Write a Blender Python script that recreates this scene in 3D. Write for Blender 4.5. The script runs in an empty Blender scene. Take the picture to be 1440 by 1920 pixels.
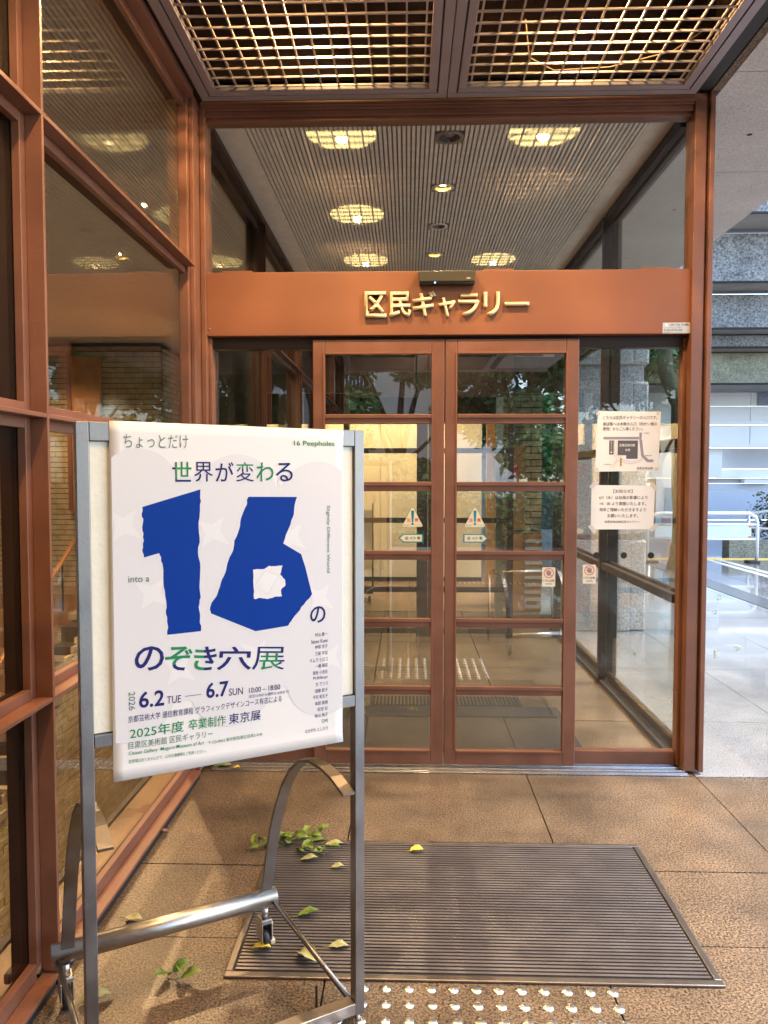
import bpy, bmesh, math, random
from mathutils import Vector, Matrix
from math import radians as R_, sin, cos, pi
random.seed(7)
S = bpy.context.scene
COL = S.collection

# ------------------------------------------------------------------ camera, world, sun, exposure
cam_d = bpy.data.cameras.new('camera'); cam = bpy.data.objects.new('camera', cam_d); COL.objects.link(cam)
S.camera = cam
cam_d.sensor_fit = 'HORIZONTAL'; cam_d.sensor_width = 36; cam_d.lens = 36.05; cam_d.clip_end = 600; cam_d.clip_start = .02
cam.location = (0, 0, 1.4); cam.rotation_euler = (R_(90 - 2.66), 0, R_(1.746))
W = bpy.data.worlds.new('World'); S.world = W; W.use_nodes = True
wn = W.node_tree; bg = wn.nodes['Background']
sky = wn.nodes.new('ShaderNodeTexSky'); sky.sky_type = 'NISHITA'; sky.sun_disc = False
sky.sun_elevation = R_(58); sky.sun_rotation = R_(84); sky.dust_density = 1.2; sky.air_density = 1.0; sky.ozone_density = .6
wn.links.new(sky.outputs[0], bg.inputs[0]); bg.inputs[1].default_value = .15
sun_d = bpy.data.lights.new('sun', 'SUN'); sun_d.energy = 1.5; sun_d.angle = R_(25); sun_d.color = (1, .97, .94)
sun = bpy.data.objects.new('sun', sun_d); COL.objects.link(sun)
_az = R_(84)   # sky rotation: measured clockwise from +Y
sd = Vector((sin(_az) * cos(R_(58)), cos(_az) * cos(R_(58)), sin(R_(58))))
sun.rotation_euler = sd.to_track_quat('Z', 'Y').to_euler(); sun.location = sd * 30
S.view_settings.view_transform = 'Standard'; S.view_settings.look = 'None'; S.view_settings.gamma = 1
S.view_settings.use_curve_mapping = False; S.view_settings.exposure = 2.5
S.render.engine = 'CYCLES'; S.cycles.use_denoising = True; S.cycles.max_bounces = 12; S.cycles.transparent_max_bounces = 24
S.cycles.glossy_bounces = 5; S.cycles.diffuse_bounces = 4; S.cycles.caustics_reflective = False; S.cycles.caustics_refractive = False
S.cycles.sample_clamp_indirect = 6

# ------------------------------------------------------------------ helpers
def tag(o, label=None, cat=None, group=None, kind=None):
    if label: o['label'] = label
    if cat: o['category'] = cat
    if group: o['group'] = group
    if kind: o['kind'] = kind
    return o
def empty(name, loc=(0, 0, 0), rz=0, label=None, cat=None, group=None, kind=None, rot=None):
    o = bpy.data.objects.new(name, None); COL.objects.link(o); o.location = loc
    o.rotation_euler = rot or (0, 0, rz); o.empty_display_size = .1
    return tag(o, label, cat, group, kind)
def origin(o):
    v = Vector((0, 0, 0))
    while o is not None: v += Vector(o.location); o = o.parent
    return v
def link(name, me, m, parent=None, loc=None):
    o = bpy.data.objects.new(name, me); COL.objects.link(o)
    if m is not None and not me.materials: me.materials.append(m)
    if parent is not None: o.parent = parent
    if loc is not None: o.location = loc
    return o
class MB:
    def __init__(s): s.v = []; s.f = []; s.sm = []
    def add(s, vs, fs, smooth=False):
        n = len(s.v); s.v += [tuple(p) for p in vs]; s.f += [tuple(i + n for i in f) for f in fs]; s.sm += [smooth] * len(fs); return s
    def box(s, x0, x1, y0, y1, z0, z1, M=None):
        vs = [(x, y, z) for z in (z0, z1) for x, y in ((x0, y0), (x1, y0), (x1, y1), (x0, y1))]
        if M is not None: vs = [M @ Vector(p) for p in vs]
        return s.add(vs, [(0, 3, 2, 1), (4, 5, 6, 7), (0, 1, 5, 4), (1, 2, 6, 5), (2, 3, 7, 6), (3, 0, 4, 7)])
    def tube(s, path, r, n=12, cap=True, smooth=True):
        path = [Vector(p) for p in path]; rs = r if isinstance(r, (list, tuple)) else [r] * len(path)
        vs = []; prev = None
        for i, p in enumerate(path):
            t = (path[min(i + 1, len(path) - 1)] - path[max(i - 1, 0)]).normalized()
            a = prev if prev is not None else (Vector((0, 0, 1)) if abs(t.z) < .9 else Vector((1, 0, 0)))
            u = (a - t * a.dot(t)); u = u.normalized() if u.length > 1e-6 else t.orthogonal().normalized()
            w = t.cross(u); prev = u
            vs += [p + (u * cos(2 * pi * k / n) + w * sin(2 * pi * k / n)) * rs[i] for k in range(n)]
        fs = [(i * n + k, i * n + (k + 1) % n, (i + 1) * n + (k + 1) % n, (i + 1) * n + k) for i in range(len(path) - 1) for k in range(n)]
        s.add(vs, fs, smooth)
        if cap: m = len(s.v) - len(vs); s.f += [tuple(m + k for k in reversed(range(n))), tuple(m + (len(path) - 1) * n + k for k in range(n))]; s.sm += [False, False]
        return s
    def prism(s, poly, y0, y1):      # polygon in xz, extruded in y
        n = len(poly); vs = [(x, y0, z) for x, z in poly] + [(x, y1, z) for x, z in poly]
        return s.add(vs, [tuple(range(n)), tuple(reversed(range(n, 2 * n)))] + [(i, i + n, (i + 1) % n + n, (i + 1) % n) for i in range(n)])
    def flat(s, poly, y=0):
        return s.add([(x, y, z) for x, z in poly], [tuple(range(len(poly)))])
    def disc(s, cx, cz, r, y=0, n=24, rz=None):
        return s.flat([(cx + r * cos(2 * pi * k / n), cz + (rz or r) * sin(2 * pi * k / n)) for k in range(n)], y)
    def ring(s, cx, cz, r0, r1, y=0, n=32):
        vs = [(cx + r * cos(2 * pi * k / n), y, cz + r * sin(2 * pi * k / n)) for r in (r0, r1) for k in range(n)]
        return s.add(vs, [(k, (k + 1) % n, (k + 1) % n + n, k + n) for k in range(n)])
    def lathe(s, prof, n=24, M=None, smooth=True):
        vs = [Vector((r * cos(2 * pi * k / n), r * sin(2 * pi * k / n), z)) for r, z in prof for k in range(n)]
        if M is not None: vs = [M @ p for p in vs]
        return s.add(vs, [(i * n + k, i * n + (k + 1) % n, (i + 1) * n + (k + 1) % n, (i + 1) * n + k) for i in range(len(prof) - 1) for k in range(n)], smooth)
    def mesh(s, name, off=None):
        me = bpy.data.meshes.new(name)
        vs = s.v if off is None else [(p[0] - off[0], p[1] - off[1], p[2] - off[2]) for p in s.v]
        me.from_pydata(vs, [], s.f); me.polygons.foreach_set('use_smooth', s.sm); me.update(); return me
    def build(s, name, m, parent=None, bevel=0, local=False, kind=None):
        me = s.mesh(name, None if local or parent is None else origin(parent))
        o = link(name, me, m, parent)
        if bevel: b = o.modifiers.new('bevel', 'BEVEL'); b.width = bevel; b.segments = 2; b.limit_method = 'ANGLE'
        if kind: o['kind'] = kind
        return o
def B(name, m, parent, *b, bevel=0, local=False, kind=None): return MB().box(*b).build(name, m, parent, bevel, local, kind)

# text -> mesh printed in the local xz plane (facing -y), fitted to a box
def text(name, body, m, parent, x0, z0, x1, z1, h, y=0, bold=0, extr=0, align_h=True, right=False):
    c = bpy.data.curves.new('t', 'FONT'); c.body = body; c.offset = bold; c.extrude = 0; c.resolution_u = 3
    t = bpy.data.objects.new('t', c); COL.objects.link(t)
    bpy.context.view_layer.update()
    me = bpy.data.meshes.new_from_object(t.evaluated_get(bpy.context.evaluated_depsgraph_get()))
    bpy.data.objects.remove(t); bpy.data.curves.remove(c)
    if not me.vertices: return None
    xs = [v.co.x for v in me.vertices]; ys = [v.co.y for v in me.vertices]
    ax, bx, ay, by = min(xs), max(xs), min(ys), max(ys)
    w = math.hypot(x1 - x0, z1 - z0)
    if right: w = h * (bx - ax) / max(by - ay, .3) if not align_h else w
    d = Vector(((x1 - x0), (z1 - z0))).normalized(); nn = Vector((-d.y, d.x))
    if extr:
        bm = bmesh.new(); bm.from_mesh(me)
        r = bmesh.ops.extrude_face_region(bm, geom=bm.faces[:])
        for v in [g for g in r['geom'] if isinstance(g, bmesh.types.BMVert)]: v.co.z += 1
        bmesh.ops.recalc_face_normals(bm, faces=bm.faces[:]); bm.to_mesh(me); bm.free()
    for v in me.vertices:
        u = (v.co.x - ax) / (bx - ax) * w; q = (v.co.y - ay) / max(by - ay, 1e-6) * h
        v.co = (x0 + d.x * u + nn.x * q, y - (extr if v.co.z > .5 else 0), z0 + d.y * u + nn.y * q)
    return link(name, me, m, parent)

# ------------------------------------------------------------------ materials
def _n(nt, t, **k):
    n = nt.nodes.new(t)
    for a, b in k.items(): setattr(n, a, b)
    return n
def mat(name, col, rough=.5, metal=0, var=0, vs=8, bump=0, bs=60, rvar=0, emis=None, es=0, spec=.5, coat=0, col2=None, pos=True, chips=0):
    m = bpy.data.materials.new(name); m.use_nodes = True; nt = m.node_tree; p = nt.nodes['Principled BSDF']
    p.inputs['Base Color'].default_value = (*col, 1); p.inputs['Roughness'].default_value = rough; p.inputs['Metallic'].default_value = metal
    p.inputs['Specular IOR Level'].default_value = spec; p.inputs['Coat Weight'].default_value = coat
    if emis: p.inputs['Emission Color'].default_value = (*emis, 1); p.inputs['Emission Strength'].default_value = es
    g = _n(nt, 'ShaderNodeNewGeometry')
    if var or rvar:
        no = _n(nt, 'ShaderNodeTexNoise'); no.inputs['Scale'].default_value = vs; no.inputs['Detail'].default_value = 6; nt.links.new(g.outputs['Position'], no.inputs[0])
    if var:
        r = _n(nt, 'ShaderNodeMapRange'); r.inputs[1].default_value = .3; r.inputs[2].default_value = .7; nt.links.new(no.outputs[0], r.inputs[0])
        mx = _n(nt, 'ShaderNodeMix', data_type='RGBA'); c2 = col2 or tuple(c * (1 + var) for c in col); c1 = col if col2 else tuple(c * (1 - var) for c in col)
        mx.inputs[6].default_value = (*c1, 1); mx.inputs[7].default_value = (*c2, 1); nt.links.new(r.outputs[0], mx.inputs[0]); nt.links.new(mx.outputs[2], p.inputs['Base Color'])
    if chips:
        nc = _n(nt, 'ShaderNodeTexNoise'); nc.inputs['Scale'].default_value = 38; nc.inputs['Detail'].default_value = 8; nc.inputs['Roughness'].default_value = .75; nt.links.new(g.outputs['Position'], nc.inputs[0])
        rc = _n(nt, 'ShaderNodeMapRange'); rc.inputs[1].default_value = .655; rc.inputs[2].default_value = .70; rc.inputs[3].default_value = 0; rc.inputs[4].default_value = chips; nt.links.new(nc.outputs[0], rc.inputs[0])
        mc = _n(nt, 'ShaderNodeMix', data_type='RGBA'); mc.inputs[7].default_value = (*[c * .3 for c in col], 1); nt.links.new(rc.outputs[0], mc.inputs[0]); nt.links.new(mx.outputs[2], mc.inputs[6]); nt.links.new(mc.outputs[2], p.inputs['Base Color'])
    if rvar:
        r = _n(nt, 'ShaderNodeMapRange'); r.inputs[1].default_value = .3; r.inputs[2].default_value = .7; r.inputs[3].default_value = max(.02, rough - rvar); r.inputs[4].default_value = rough + rvar
        nt.links.new(no.outputs[0], r.inputs[0]); nt.links.new(r.outputs[0], p.inputs['Roughness'])
    if bump:
        nb = _n(nt, 'ShaderNodeTexNoise'); nb.inputs['Scale'].default_value = bs; nb.inputs['Detail'].default_value = 4; nt.links.new(g.outputs['Position'], nb.inputs[0])
        b = _n(nt, 'ShaderNodeBump'); b.inputs['Strength'].default_value = bump; b.inputs['Distance'].default_value = .01; nt.links.new(nb.outputs[0], b.inputs['Height']); nt.links.new(b.outputs[0], p.inputs['Normal'])
    return m
def glass(name, tint=(.96, .975, .96), f0=.05, wob=0):
    m = bpy.data.materials.new(name); m.use_nodes = True; nt = m.node_tree; nt.nodes.remove(nt.nodes['Principled BSDF'])
    out = nt.nodes['Material Output']; g = _n(nt, 'ShaderNodeNewGeometry')
    dp = _n(nt, 'ShaderNodeVectorMath', operation='DOT_PRODUCT'); nt.links.new(g.outputs['Incoming'], dp.inputs[0]); nt.links.new(g.outputs['Normal'], dp.inputs[1])
    ab = _n(nt, 'ShaderNodeMath', operation='ABSOLUTE'); nt.links.new(dp.outputs['Value'], ab.inputs[0])
    om = _n(nt, 'ShaderNodeMath', operation='SUBTRACT'); om.inputs[0].default_value = 1; nt.links.new(ab.outputs[0], om.inputs[1])
    pw = _n(nt, 'ShaderNodeMath', operation='POWER'); pw.inputs[1].default_value = 5; nt.links.new(om.outputs[0], pw.inputs[0])
    ma = _n(nt, 'ShaderNodeMath', operation='MULTIPLY_ADD'); ma.inputs[1].default_value = 1 - f0; ma.inputs[2].default_value = f0; ma.use_clamp = True; nt.links.new(pw.outputs[0], ma.inputs[0])
    tr = _n(nt, 'ShaderNodeBsdfTransparent'); tr.inputs[0].default_value = (*tint, 1)
    gl = _n(nt, 'ShaderNodeBsdfGlossy'); gl.inputs['Roughness'].default_value = .0
    if wob:
        nb = _n(nt, 'ShaderNodeTexNoise'); nb.inputs['Scale'].default_value = 2.2; nt.links.new(g.outputs['Position'], nb.inputs[0])
        b = _n(nt, 'ShaderNodeBump'); b.inputs['Strength'].default_value = wob; b.inputs['Distance'].default_value = .01; nt.links.new(nb.outputs[0], b.inputs['Height']); nt.links.new(b.outputs[0], gl.inputs['Normal'])
    mx = _n(nt, 'ShaderNodeMixShader'); nt.links.new(ma.outputs[0], mx.inputs[0]); nt.links.new(tr.outputs[0], mx.inputs[1]); nt.links.new(gl.outputs[0], mx.inputs[2]); nt.links.new(mx.outputs[0], out.inputs[0])
    return m
def stone(name, dark, light, scale=220, wet=False, rough=.6, stain=.25, bump=.25, mid=.5, sharp=.12):
    m = bpy.data.materials.new(name); m.use_nodes = True; nt = m.node_tree; p = nt.nodes['Principled BSDF']
    g = _n(nt, 'ShaderNodeNewGeometry')
    no = _n(nt, 'ShaderNodeTexNoise'); no.inputs['Scale'].default_value = scale; no.inputs['Detail'].default_value = 3; no.inputs['Roughness'].default_value = .7
    nt.links.new(g.outputs['Position'], no.inputs[0])
    r = _n(nt, 'ShaderNodeMapRange'); r.inputs[1].default_value = mid - sharp; r.inputs[2].default_value = mid + sharp; nt.links.new(no.outputs[0], r.inputs[0])
    mx = _n(nt, 'ShaderNodeMix', data_type='RGBA'); mx.inputs[6].default_value = (*dark, 1); mx.inputs[7].default_value = (*light, 1); nt.links.new(r.outputs[0], mx.inputs[0])
    n2 = _n(nt, 'ShaderNodeTexNoise'); n2.inputs['Scale'].default_value = 2.3; n2.inputs['Detail'].default_value = 8; n2.inputs['Roughness'].default_value = .65; nt.links.new(g.outputs['Position'], n2.inputs[0])
    r2 = _n(nt, 'ShaderNodeMapRange'); r2.inputs[1].default_value = .35; r2.inputs[2].default_value = .65; r2.inputs[3].default_value = 1 - stain; r2.inputs[4].default_value = 1.0 + stain * .4; nt.links.new(n2.outputs[0], r2.inputs[0])
    ml = _n(nt, 'ShaderNodeMix', data_type='RGBA', blend_type='MULTIPLY'); ml.inputs[0].default_value = 1; nt.links.new(mx.outputs[2], ml.inputs[6]); nt.links.new(r2.outputs[0], ml.inputs[7])
    nt.links.new(ml.outputs[2], p.inputs['Base Color'])
    b = _n(nt, 'ShaderNodeBump'); b.inputs['Strength'].default_value = bump; b.inputs['Distance'].default_value = .003; nt.links.new(no.outputs[0], b.inputs['Height']); nt.links.new(b.outputs[0], p.inputs['Normal'])
    p.inputs['Roughness'].default_value = rough
    if wet:   # rain reaches the open paving east of the canopy edge
        sx = _n(nt, 'ShaderNodeSeparateXYZ'); nt.links.new(g.outputs['Position'], sx.inputs[0])
        ad = _n(nt, 'ShaderNodeMath', operation='MULTIPLY_ADD'); ad.inputs[1].default_value = 1.6; nt.links.new(n2.outputs[0], ad.inputs[0]); nt.links.new(sx.outputs[0], ad.inputs[2])
        wr = _n(nt, 'ShaderNodeMapRange', interpolation_type='SMOOTHSTEP'); wr.inputs[1].default_value = 1.8; wr.inputs[2].default_value = 3.1; wr.inputs[3].default_value = rough; wr.inputs[4].default_value = .14; nt.links.new(ad.outputs[0], wr.inputs[0])
        cw = _n(nt, 'ShaderNodeMapRange', interpolation_type='SMOOTHSTEP'); cw.inputs[1].default_value = 1.7; cw.inputs[2].default_value = 2.6; nt.links.new(ad.outputs[0], cw.inputs[0]); nt.links.new(cw.outputs[0], p.inputs['Coat Weight']); p.inputs['Coat Roughness'].default_value = .05
        nt.links.new(wr.outputs[0], p.inputs['Roughness'])
    return m
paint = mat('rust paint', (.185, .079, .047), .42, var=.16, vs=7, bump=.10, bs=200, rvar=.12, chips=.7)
paint_shade = mat('shaded brown paint', (.03, .018, .014), .5, spec=.25, var=.2, vs=6, bump=.05, bs=200, rvar=.08)  # rust paint darkened to stand for shade on back frames; also small dark parts
panelp = mat('header panel paint', (.215, .080, .038), .52, var=.05, vs=2, bump=.03, bs=300)
mauve = mat('mauve grey paint', (.27, .225, .23), .45, var=.06, vs=7)
wirem = mat('grille wire', (.36, .30, .27), .4, metal=.2, var=.1)
blackp = mat('black gap', (.012, .01, .009), .7)
clear = glass('clear glass'); refl = glass('side glass', (.91, .925, .89), .07, .004); doorg = glass('door glass', (.83, .86, .83), .19)
steel = mat('brushed steel', (.22, .205, .195), .38, metal=1, var=.14, vs=14, rvar=.10, bump=.05, bs=180, chips=.6)
steelp = mat('bright steel pipe', (.46, .43, .40), .36, metal=1, var=.05, vs=60, rvar=.05, bump=.02, bs=220)
alu = mat('aluminium track', (.72, .72, .72), .25, metal=1, var=.06, vs=20)
gold = mat('satin brass letter', (.66, .56, .34), .42, metal=.3, var=.05, vs=10)
goldside = mat('letter side', (.3, .22, .12), .5, metal=.5)
pave = stone('aggregate paving', (.018, .012, .007), (.25, .175, .108), 150, wet=True, rough=.38, stain=.5, bump=.09, sharp=.10)  # browned tone paints in the warm, shaded light under the canopy
joint = mat('paving joint', (.03, .026, .022), .9, var=.3, vs=20)
pave_daylit = stone('daylit open paving', (.09, .09, .09), (.41, .41, .41), 190, wet=True, rough=.42, stain=.28, bump=.10, sharp=.10)  # same stone as under the canopy, lightened for open daylight, partly for wetness
granite = stone('granite', (.19, .195, .205), (.55, .56, .57), 70, rough=.5, stain=.15, bump=.2)
soffit = stone('speckled soffit', (.28, .25, .22), (.56, .52, .48), 150, rough=.85, stain=.12, mid=.42, bump=.3)
rough_c = stone('bush hammered concrete', (.04, .045, .05), (.42, .43, .44), 26, rough=.75, stain=.3, bump=.8, sharp=.2)
green_c = stone('mossy concrete band', (.16, .165, .11), (.42, .42, .32), 34, rough=.8, stain=.35, bump=.3, sharp=.2)
smooth_c = mat('smooth concrete', (.33, .31, .29), .8, var=.12, vs=3)
whitep = mat('white cladding', (.84, .87, .90), .45, var=.04, vs=1)
greyp = mat('recessed cladding', (.48, .49, .52), .6, var=.04, vs=1)
ceil = mat('ribbed ceiling board', (.80, .77, .70), .8, var=.08, vs=14, bump=.2, bs=120)
ceilg = mat('ceiling groove', (.36, .33, .28), .9)
brick = mat('buff split brick', (.42, .35, .22), .8, var=.22, vs=9, bump=.9, bs=45)
mortar = mat('dark mortar', (.035, .028, .02), .95)
wood = mat('warm wood', (.42, .20, .07), .4, var=.2, vs=6)
woodfl = mat('brown floor', (.25, .155, .085), .35, var=.25, vs=3, rvar=.1)
cream = mat('gallery wall', (.80, .70, .52), .8, var=.03, vs=2)
matrub = mat('mat ridge', (.18, .16, .155), .36, metal=.6, var=.07, vs=9, rvar=.08)
matgap = mat('mat gap', (.02, .016, .013), .8)
matfr = mat('mat frame', (.17, .15, .135), .38, metal=.85, var=.12, vs=15)
studm = mat('stainless stud', (.74, .73, .70), .30, var=.1, vs=60, metal=1)
paperm = mat('poster paper', (.73, .705, .665), .42, var=.012, vs=6)
paper2 = mat('notice paper', (.80, .78, .73), .6, var=.03, vs=9)
board = mat('white board', (.82, .79, .66), .4, var=.04, vs=20, bump=.1, bs=90)
tape = mat('translucent tape', (.62, .58, .5), .3)
ink_navy = mat('navy ink', (.018, .022, .13), .5, spec=.12); ink_green = mat('green ink', (.02, .22, .08), .5, spec=.12)
ink_dgreen = mat('muted green ink', (.05, .14, .10), .5); ink_blue = mat('poster blue', (.002, .036, .26), .5, spec=.1)
ink_grey = mat('pale circle ink', (.655, .63, .62), .45); ink_star = mat('star white ink', (.71, .685, .66), .45)
ink_blk = mat('dark ink', (.045, .04, .045), .6); ink_road = mat('map road grey', (.30, .27, .28), .6); ink_bld = mat('map block grey', (.10, .09, .10), .6)
ink_yel = mat('map yellow', (.75, .5, .03), .6); ink_red = mat('sticker red', (.65, .06, .03), .5); ink_teal = mat('sticker teal', (.0, .22, .32), .5)
stick = mat('sticker cream', (.74, .70, .48), .4); stick2 = mat('caution sticker', (.82, .74, .56), .4); silver = mat('silver label', (.5, .52, .5), .4, metal=.3)
rubber = mat('black rubber', (.015, .015, .016), .45); zinc = mat('zinc', (.5, .5, .5), .35, metal=1, var=.1)
beige_pl = mat('beige plastic', (.62, .48, .33), .5)
leafm = mat('fallen leaf', (.06, .14, .02), .38, var=.35, vs=45, col2=(.20, .27, .05)); leafp = mat('pale leaf', (.30, .34, .15), .5, var=.3, vs=60, col2=(.38, .33, .14))
leafy = mat('yellow leaf', (.62, .46, .06), .5, var=.2, vs=40); twig = mat('twig', (.20, .24, .08), .6)
bark = mat('bark', (.085, .075, .06), .9, var=.35, vs=12, bump=1.0, bs=25)
barkm = mat('mossy bark', (.035, .032, .025), .9, var=.4, vs=6, bump=1.0, bs=30, col2=(.045, .065, .03))
def leafmat(name, a, b):
    m = bpy.data.materials.new(name); m.use_nodes = True; nt = m.node_tree; p = nt.nodes['Principled BSDF']; g = _n(nt, 'ShaderNodeNewGeometry')
    mx = _n(nt, 'ShaderNodeMix', data_type='RGBA'); mx.inputs[6].default_value = (*a, 1); mx.inputs[7].default_value = (*b, 1); nt.links.new(g.outputs['Random Per Island'], mx.inputs[0]); nt.links.new(mx.outputs[2], p.inputs['Base Color'])
    p.inputs['Roughness'].default_value = .3
    tl = _n(nt, 'ShaderNodeBsdfTranslucent'); nt.links.new(mx.outputs[2], tl.inputs[0]); ms = _n(nt, 'ShaderNodeMixShader'); ms.inputs[0].default_value = .3
    nt.links.new(p.outputs[0], ms.inputs[1]); nt.links.new(tl.outputs[0], ms.inputs[2]); nt.links.new(ms.outputs[0], nt.nodes['Material Output'].inputs[0]); return m
foliage = leafmat('foliage', (.07, .18, .075), (.19, .34, .13)); foliage2 = leafmat('hedge foliage', (.05, .09, .03), (.22, .16, .05))
lens = mat('lit lamp lens', (.9, .8, .5), .5, emis=(1, .74, .27), es=3.2)
bulb = mat('lit downlight', (.9, .8, .6), .5, emis=(1, .78, .48), es=12)
lensw = mat('yellow reflector', (.75, .58, .2), .3, metal=.6)
def lamp(name, loc, watt, col=(1, .60, .28), angle=150, blend=.6, size=.03, parent=None):
    d = bpy.data.lights.new(name, 'SPOT'); d.energy = watt; d.color = col; d.spot_size = R_(angle); d.spot_blend = blend; d.shadow_soft_size = size
    o = bpy.data.objects.new(name, d); COL.objects.link(o)
    if parent is not None: o.parent = parent; o.location = Vector(loc) - origin(parent)
    else: o.location = loc
    return o

# key planes of the place (metres)
FY = 3.62           # face of the door header
XL, XR = -.952, 1.315
LV = [.80, 1.56, 2.345, 3.115]   # transom levels
# ------------------------------------------------------------------ ground and paving
g = MB()
for a, b, c, d in ((-1.04, 120, -120, 120), (-120, -1.04, -120, -5.4), (-120, -1.04, 16.2, 120)): g.add([(a, c, -.035), (b, c, -.035), (b, d, -.035), (a, d, -.035)], [(0, 1, 2, 3)])
tag(g.build('ground', joint), kind='structure')
pv = empty('pavement', (0, 0, 0), kind='structure')
rows = [-5.8, -5.0, -4.2, -3.4, -2.6, -1.75, -.9, -.05, .52, 1.39, 2.257, 2.695, 3.567, 4.38, 5.59, 6.46, 7.66, 8.5, 9.75, 10.6, 11.8, 12.95]
cols = [-1.014 + .7865 * i for i in range(0, 14)]
slabs = {}
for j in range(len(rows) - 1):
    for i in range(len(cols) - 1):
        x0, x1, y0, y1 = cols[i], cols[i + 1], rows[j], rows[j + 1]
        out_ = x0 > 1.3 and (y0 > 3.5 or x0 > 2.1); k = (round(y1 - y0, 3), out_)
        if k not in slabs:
            slabs[k] = MB().box(-.3906, .3906, -k[0] / 2 + .0026, k[0] / 2 - .0026, -.03, 0).mesh('paving_slab'); slabs[k].materials.append(pave_daylit if out_ else pave)
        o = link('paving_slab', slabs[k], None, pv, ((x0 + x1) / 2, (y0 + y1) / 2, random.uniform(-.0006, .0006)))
MB().box(-1.04, 40, 12.95, 13.25, -.03, .004).build('tactile_strip', mat('yellow tactile', (.62, .44, .12), .6, var=.1), pv, kind='stuff')
MB().box(-1.04, 60, 13.26, 40, -.03, .0).box(9.22, 60, -20, 12.94, -.03, 0).box(-1.04, 9.2, -20, -5.81, -.03, 0).build('outer_paving', pave_daylit, pv)
B('dark_strip', stone('dark granite strip', (.03, .035, .045), (.14, .15, .17), 150, rough=.2), pv, 3.80, 4.10, 4.4, 12.9, -.01, .004)
# guidance bars of steel (bright lines on the paving)
gb = MB()
for yy in range(0, 120):
    y = 10.0 + yy * .075 if yy < 40 else None
    if y:
        for xx in (4.98, 5.04, 5.17, 5.23): gb.box(xx, xx + .035, y, y + .055, .0, .006)
gb.build('guide_bars', mat('white guide bar', (.8, .8, .78), .4), pv, kind='stuff')
# tactile studs in front of the mat
stp = MB(); prof = [(.0165, 0), (.0155, .002), (.012, .0042), (.006, .0054), (.0001, .0058)]
stud_me = MB().lathe([(r, z) for r, z in prof], 14).mesh('stud'); stud_me.materials.append(studm)
tp = empty('tactile_studs', (0, 2.04, 0), label='rows of small round stainless studs set in the paving in front of the ribbed mat', cat='tactile paving')
for j in range(10):
    for i in range(13):
        link('stud', stud_me, None, tp, (-.182 + .0615 * i + random.uniform(-.001, .001), -.0635 * j, .0003))
tl = MB()   # guide line leading back from the door, and cross line, seen mirrored in the glass
for k in range(70):
    for x in (-.0, .085): tl.box(x, x + .018, 1.28 - .06 * k, 1.32 - .06 * k, 0, .005)
for k in range(18):
    for q in range(3): tl.box(.62 + k * .06, .645 + k * .06, -2.84 + q * .07, -2.80 + q * .07, 0, .005)
tag(tl.build('guide_studs', studm), 'steel guide bars running back along the paving behind the tactile studs', 'tactile paving', kind='stuff')
# ------------------------------------------------------------------ recessed ribbed mat
mt = empty('door_mat', (.18, 2.47, 0), label='large ribbed metal entrance mat with a thin frame, right of the poster stand', cat='door mat')
x0, x1, y0, y1 = -.505, .865, 2.075, 2.872
B('backing', matgap, mt, x0 + .012, x1 - .012, y0 + .012, y1 - .012, .0005, .003)
for b in ((x0 - .008, x1 + .008, y0 - .008, y0 + .016), (x0 - .008, x1 + .008, y1 - .012, y1 + .008), (x0 - .008, x0 + .014, y0 + .017, y1 - .013), (x1 - .014, x1 + .008, y0 + .017, y1 - .013)):
    B('frame_bar', matfr, mt, *b, .0005, .0085, bevel=.003)
nr = 47; rib = None
for k in range(nr):
    y = y0 + .030 + k * (y1 - y0 - .052) / (nr - 1)
    if rib is None:
        rib = MB().box(x0 + .02 - .18, x1 - .02 - .18, -.0047, .0047, .003, .0078).mesh('mat_rib'); rib.materials.append(matrub)
    o = link('mat_rib', rib, None, mt, (0, y - 2.47, random.uniform(-.0003, .0003)))
# ------------------------------------------------------------------ main entrance frame
ef = empty('entrance_frame', (.18, 3.68, 0), label='rust brown steel entrance frame holding the door header panel and glazing', cat='door frame')
def bx(n, m, p, *b, bev=.0025): return B(n, m, p, *b, bevel=bev)
# right corner post: stacked profiles
MB().box(1.300, 1.352, 3.60, 3.72, 0.012, 3.13).box(1.3525, 1.364, 3.615, 3.72, .02, 3.13).box(1.3645, 1.388, 3.59, 3.70, 0.012, 3.14).build('corner_post', paint, ef, bevel=.003)
MB().box(1.3885, 1.402, 3.63, 3.75, .03, 3.12).build('corner_post_side', paint, ef, bevel=.003)
bx('post_cap', blackp, ef, 1.33, 1.415, 3.575, 3.74, 3.1405, 3.146)
# left corner post
MB().box(-1.03, -.985, 3.47, 3.72, .02, 3.12).box(-.9845, -.965, 3.50, 3.60, .02, 3.12).box(-.9645, -.94, 3.60, 3.72, .02, 3.12).build('corner_post', paint, ef, bevel=.003)
MB().box(-.9395, -.925, 3.64, 3.72, .02, 2.05).build('jamb', paint, ef, bevel=.002)
MB().box(1.286, 1.2995, 3.66, 3.72, .02, 2.05).build('jamb', paint, ef, bevel=.002)
# top beam with mouldings
MB().box(-.955, 1.300, 3.59, 3.605, 3.095, 3.118).box(-.955, 1.300, 3.606, 3.70, 3.085, 3.118).box(-.94, 1.2995, 3.615, 3.70, 3.060, 3.0845).box(-.94, 1.2995, 3.63, 3.70, 3.045, 3.0595).build('top_beam', paint, ef, bevel=.002)
bx('beam_gap', blackp, ef, -.955, 1.33, 3.62, 3.70, 3.119, 3.17)
bx('glass_pane', clear, ef, -.939, 1.299, 3.660, 3.668, 2.353, 3.045, bev=0)
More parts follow.
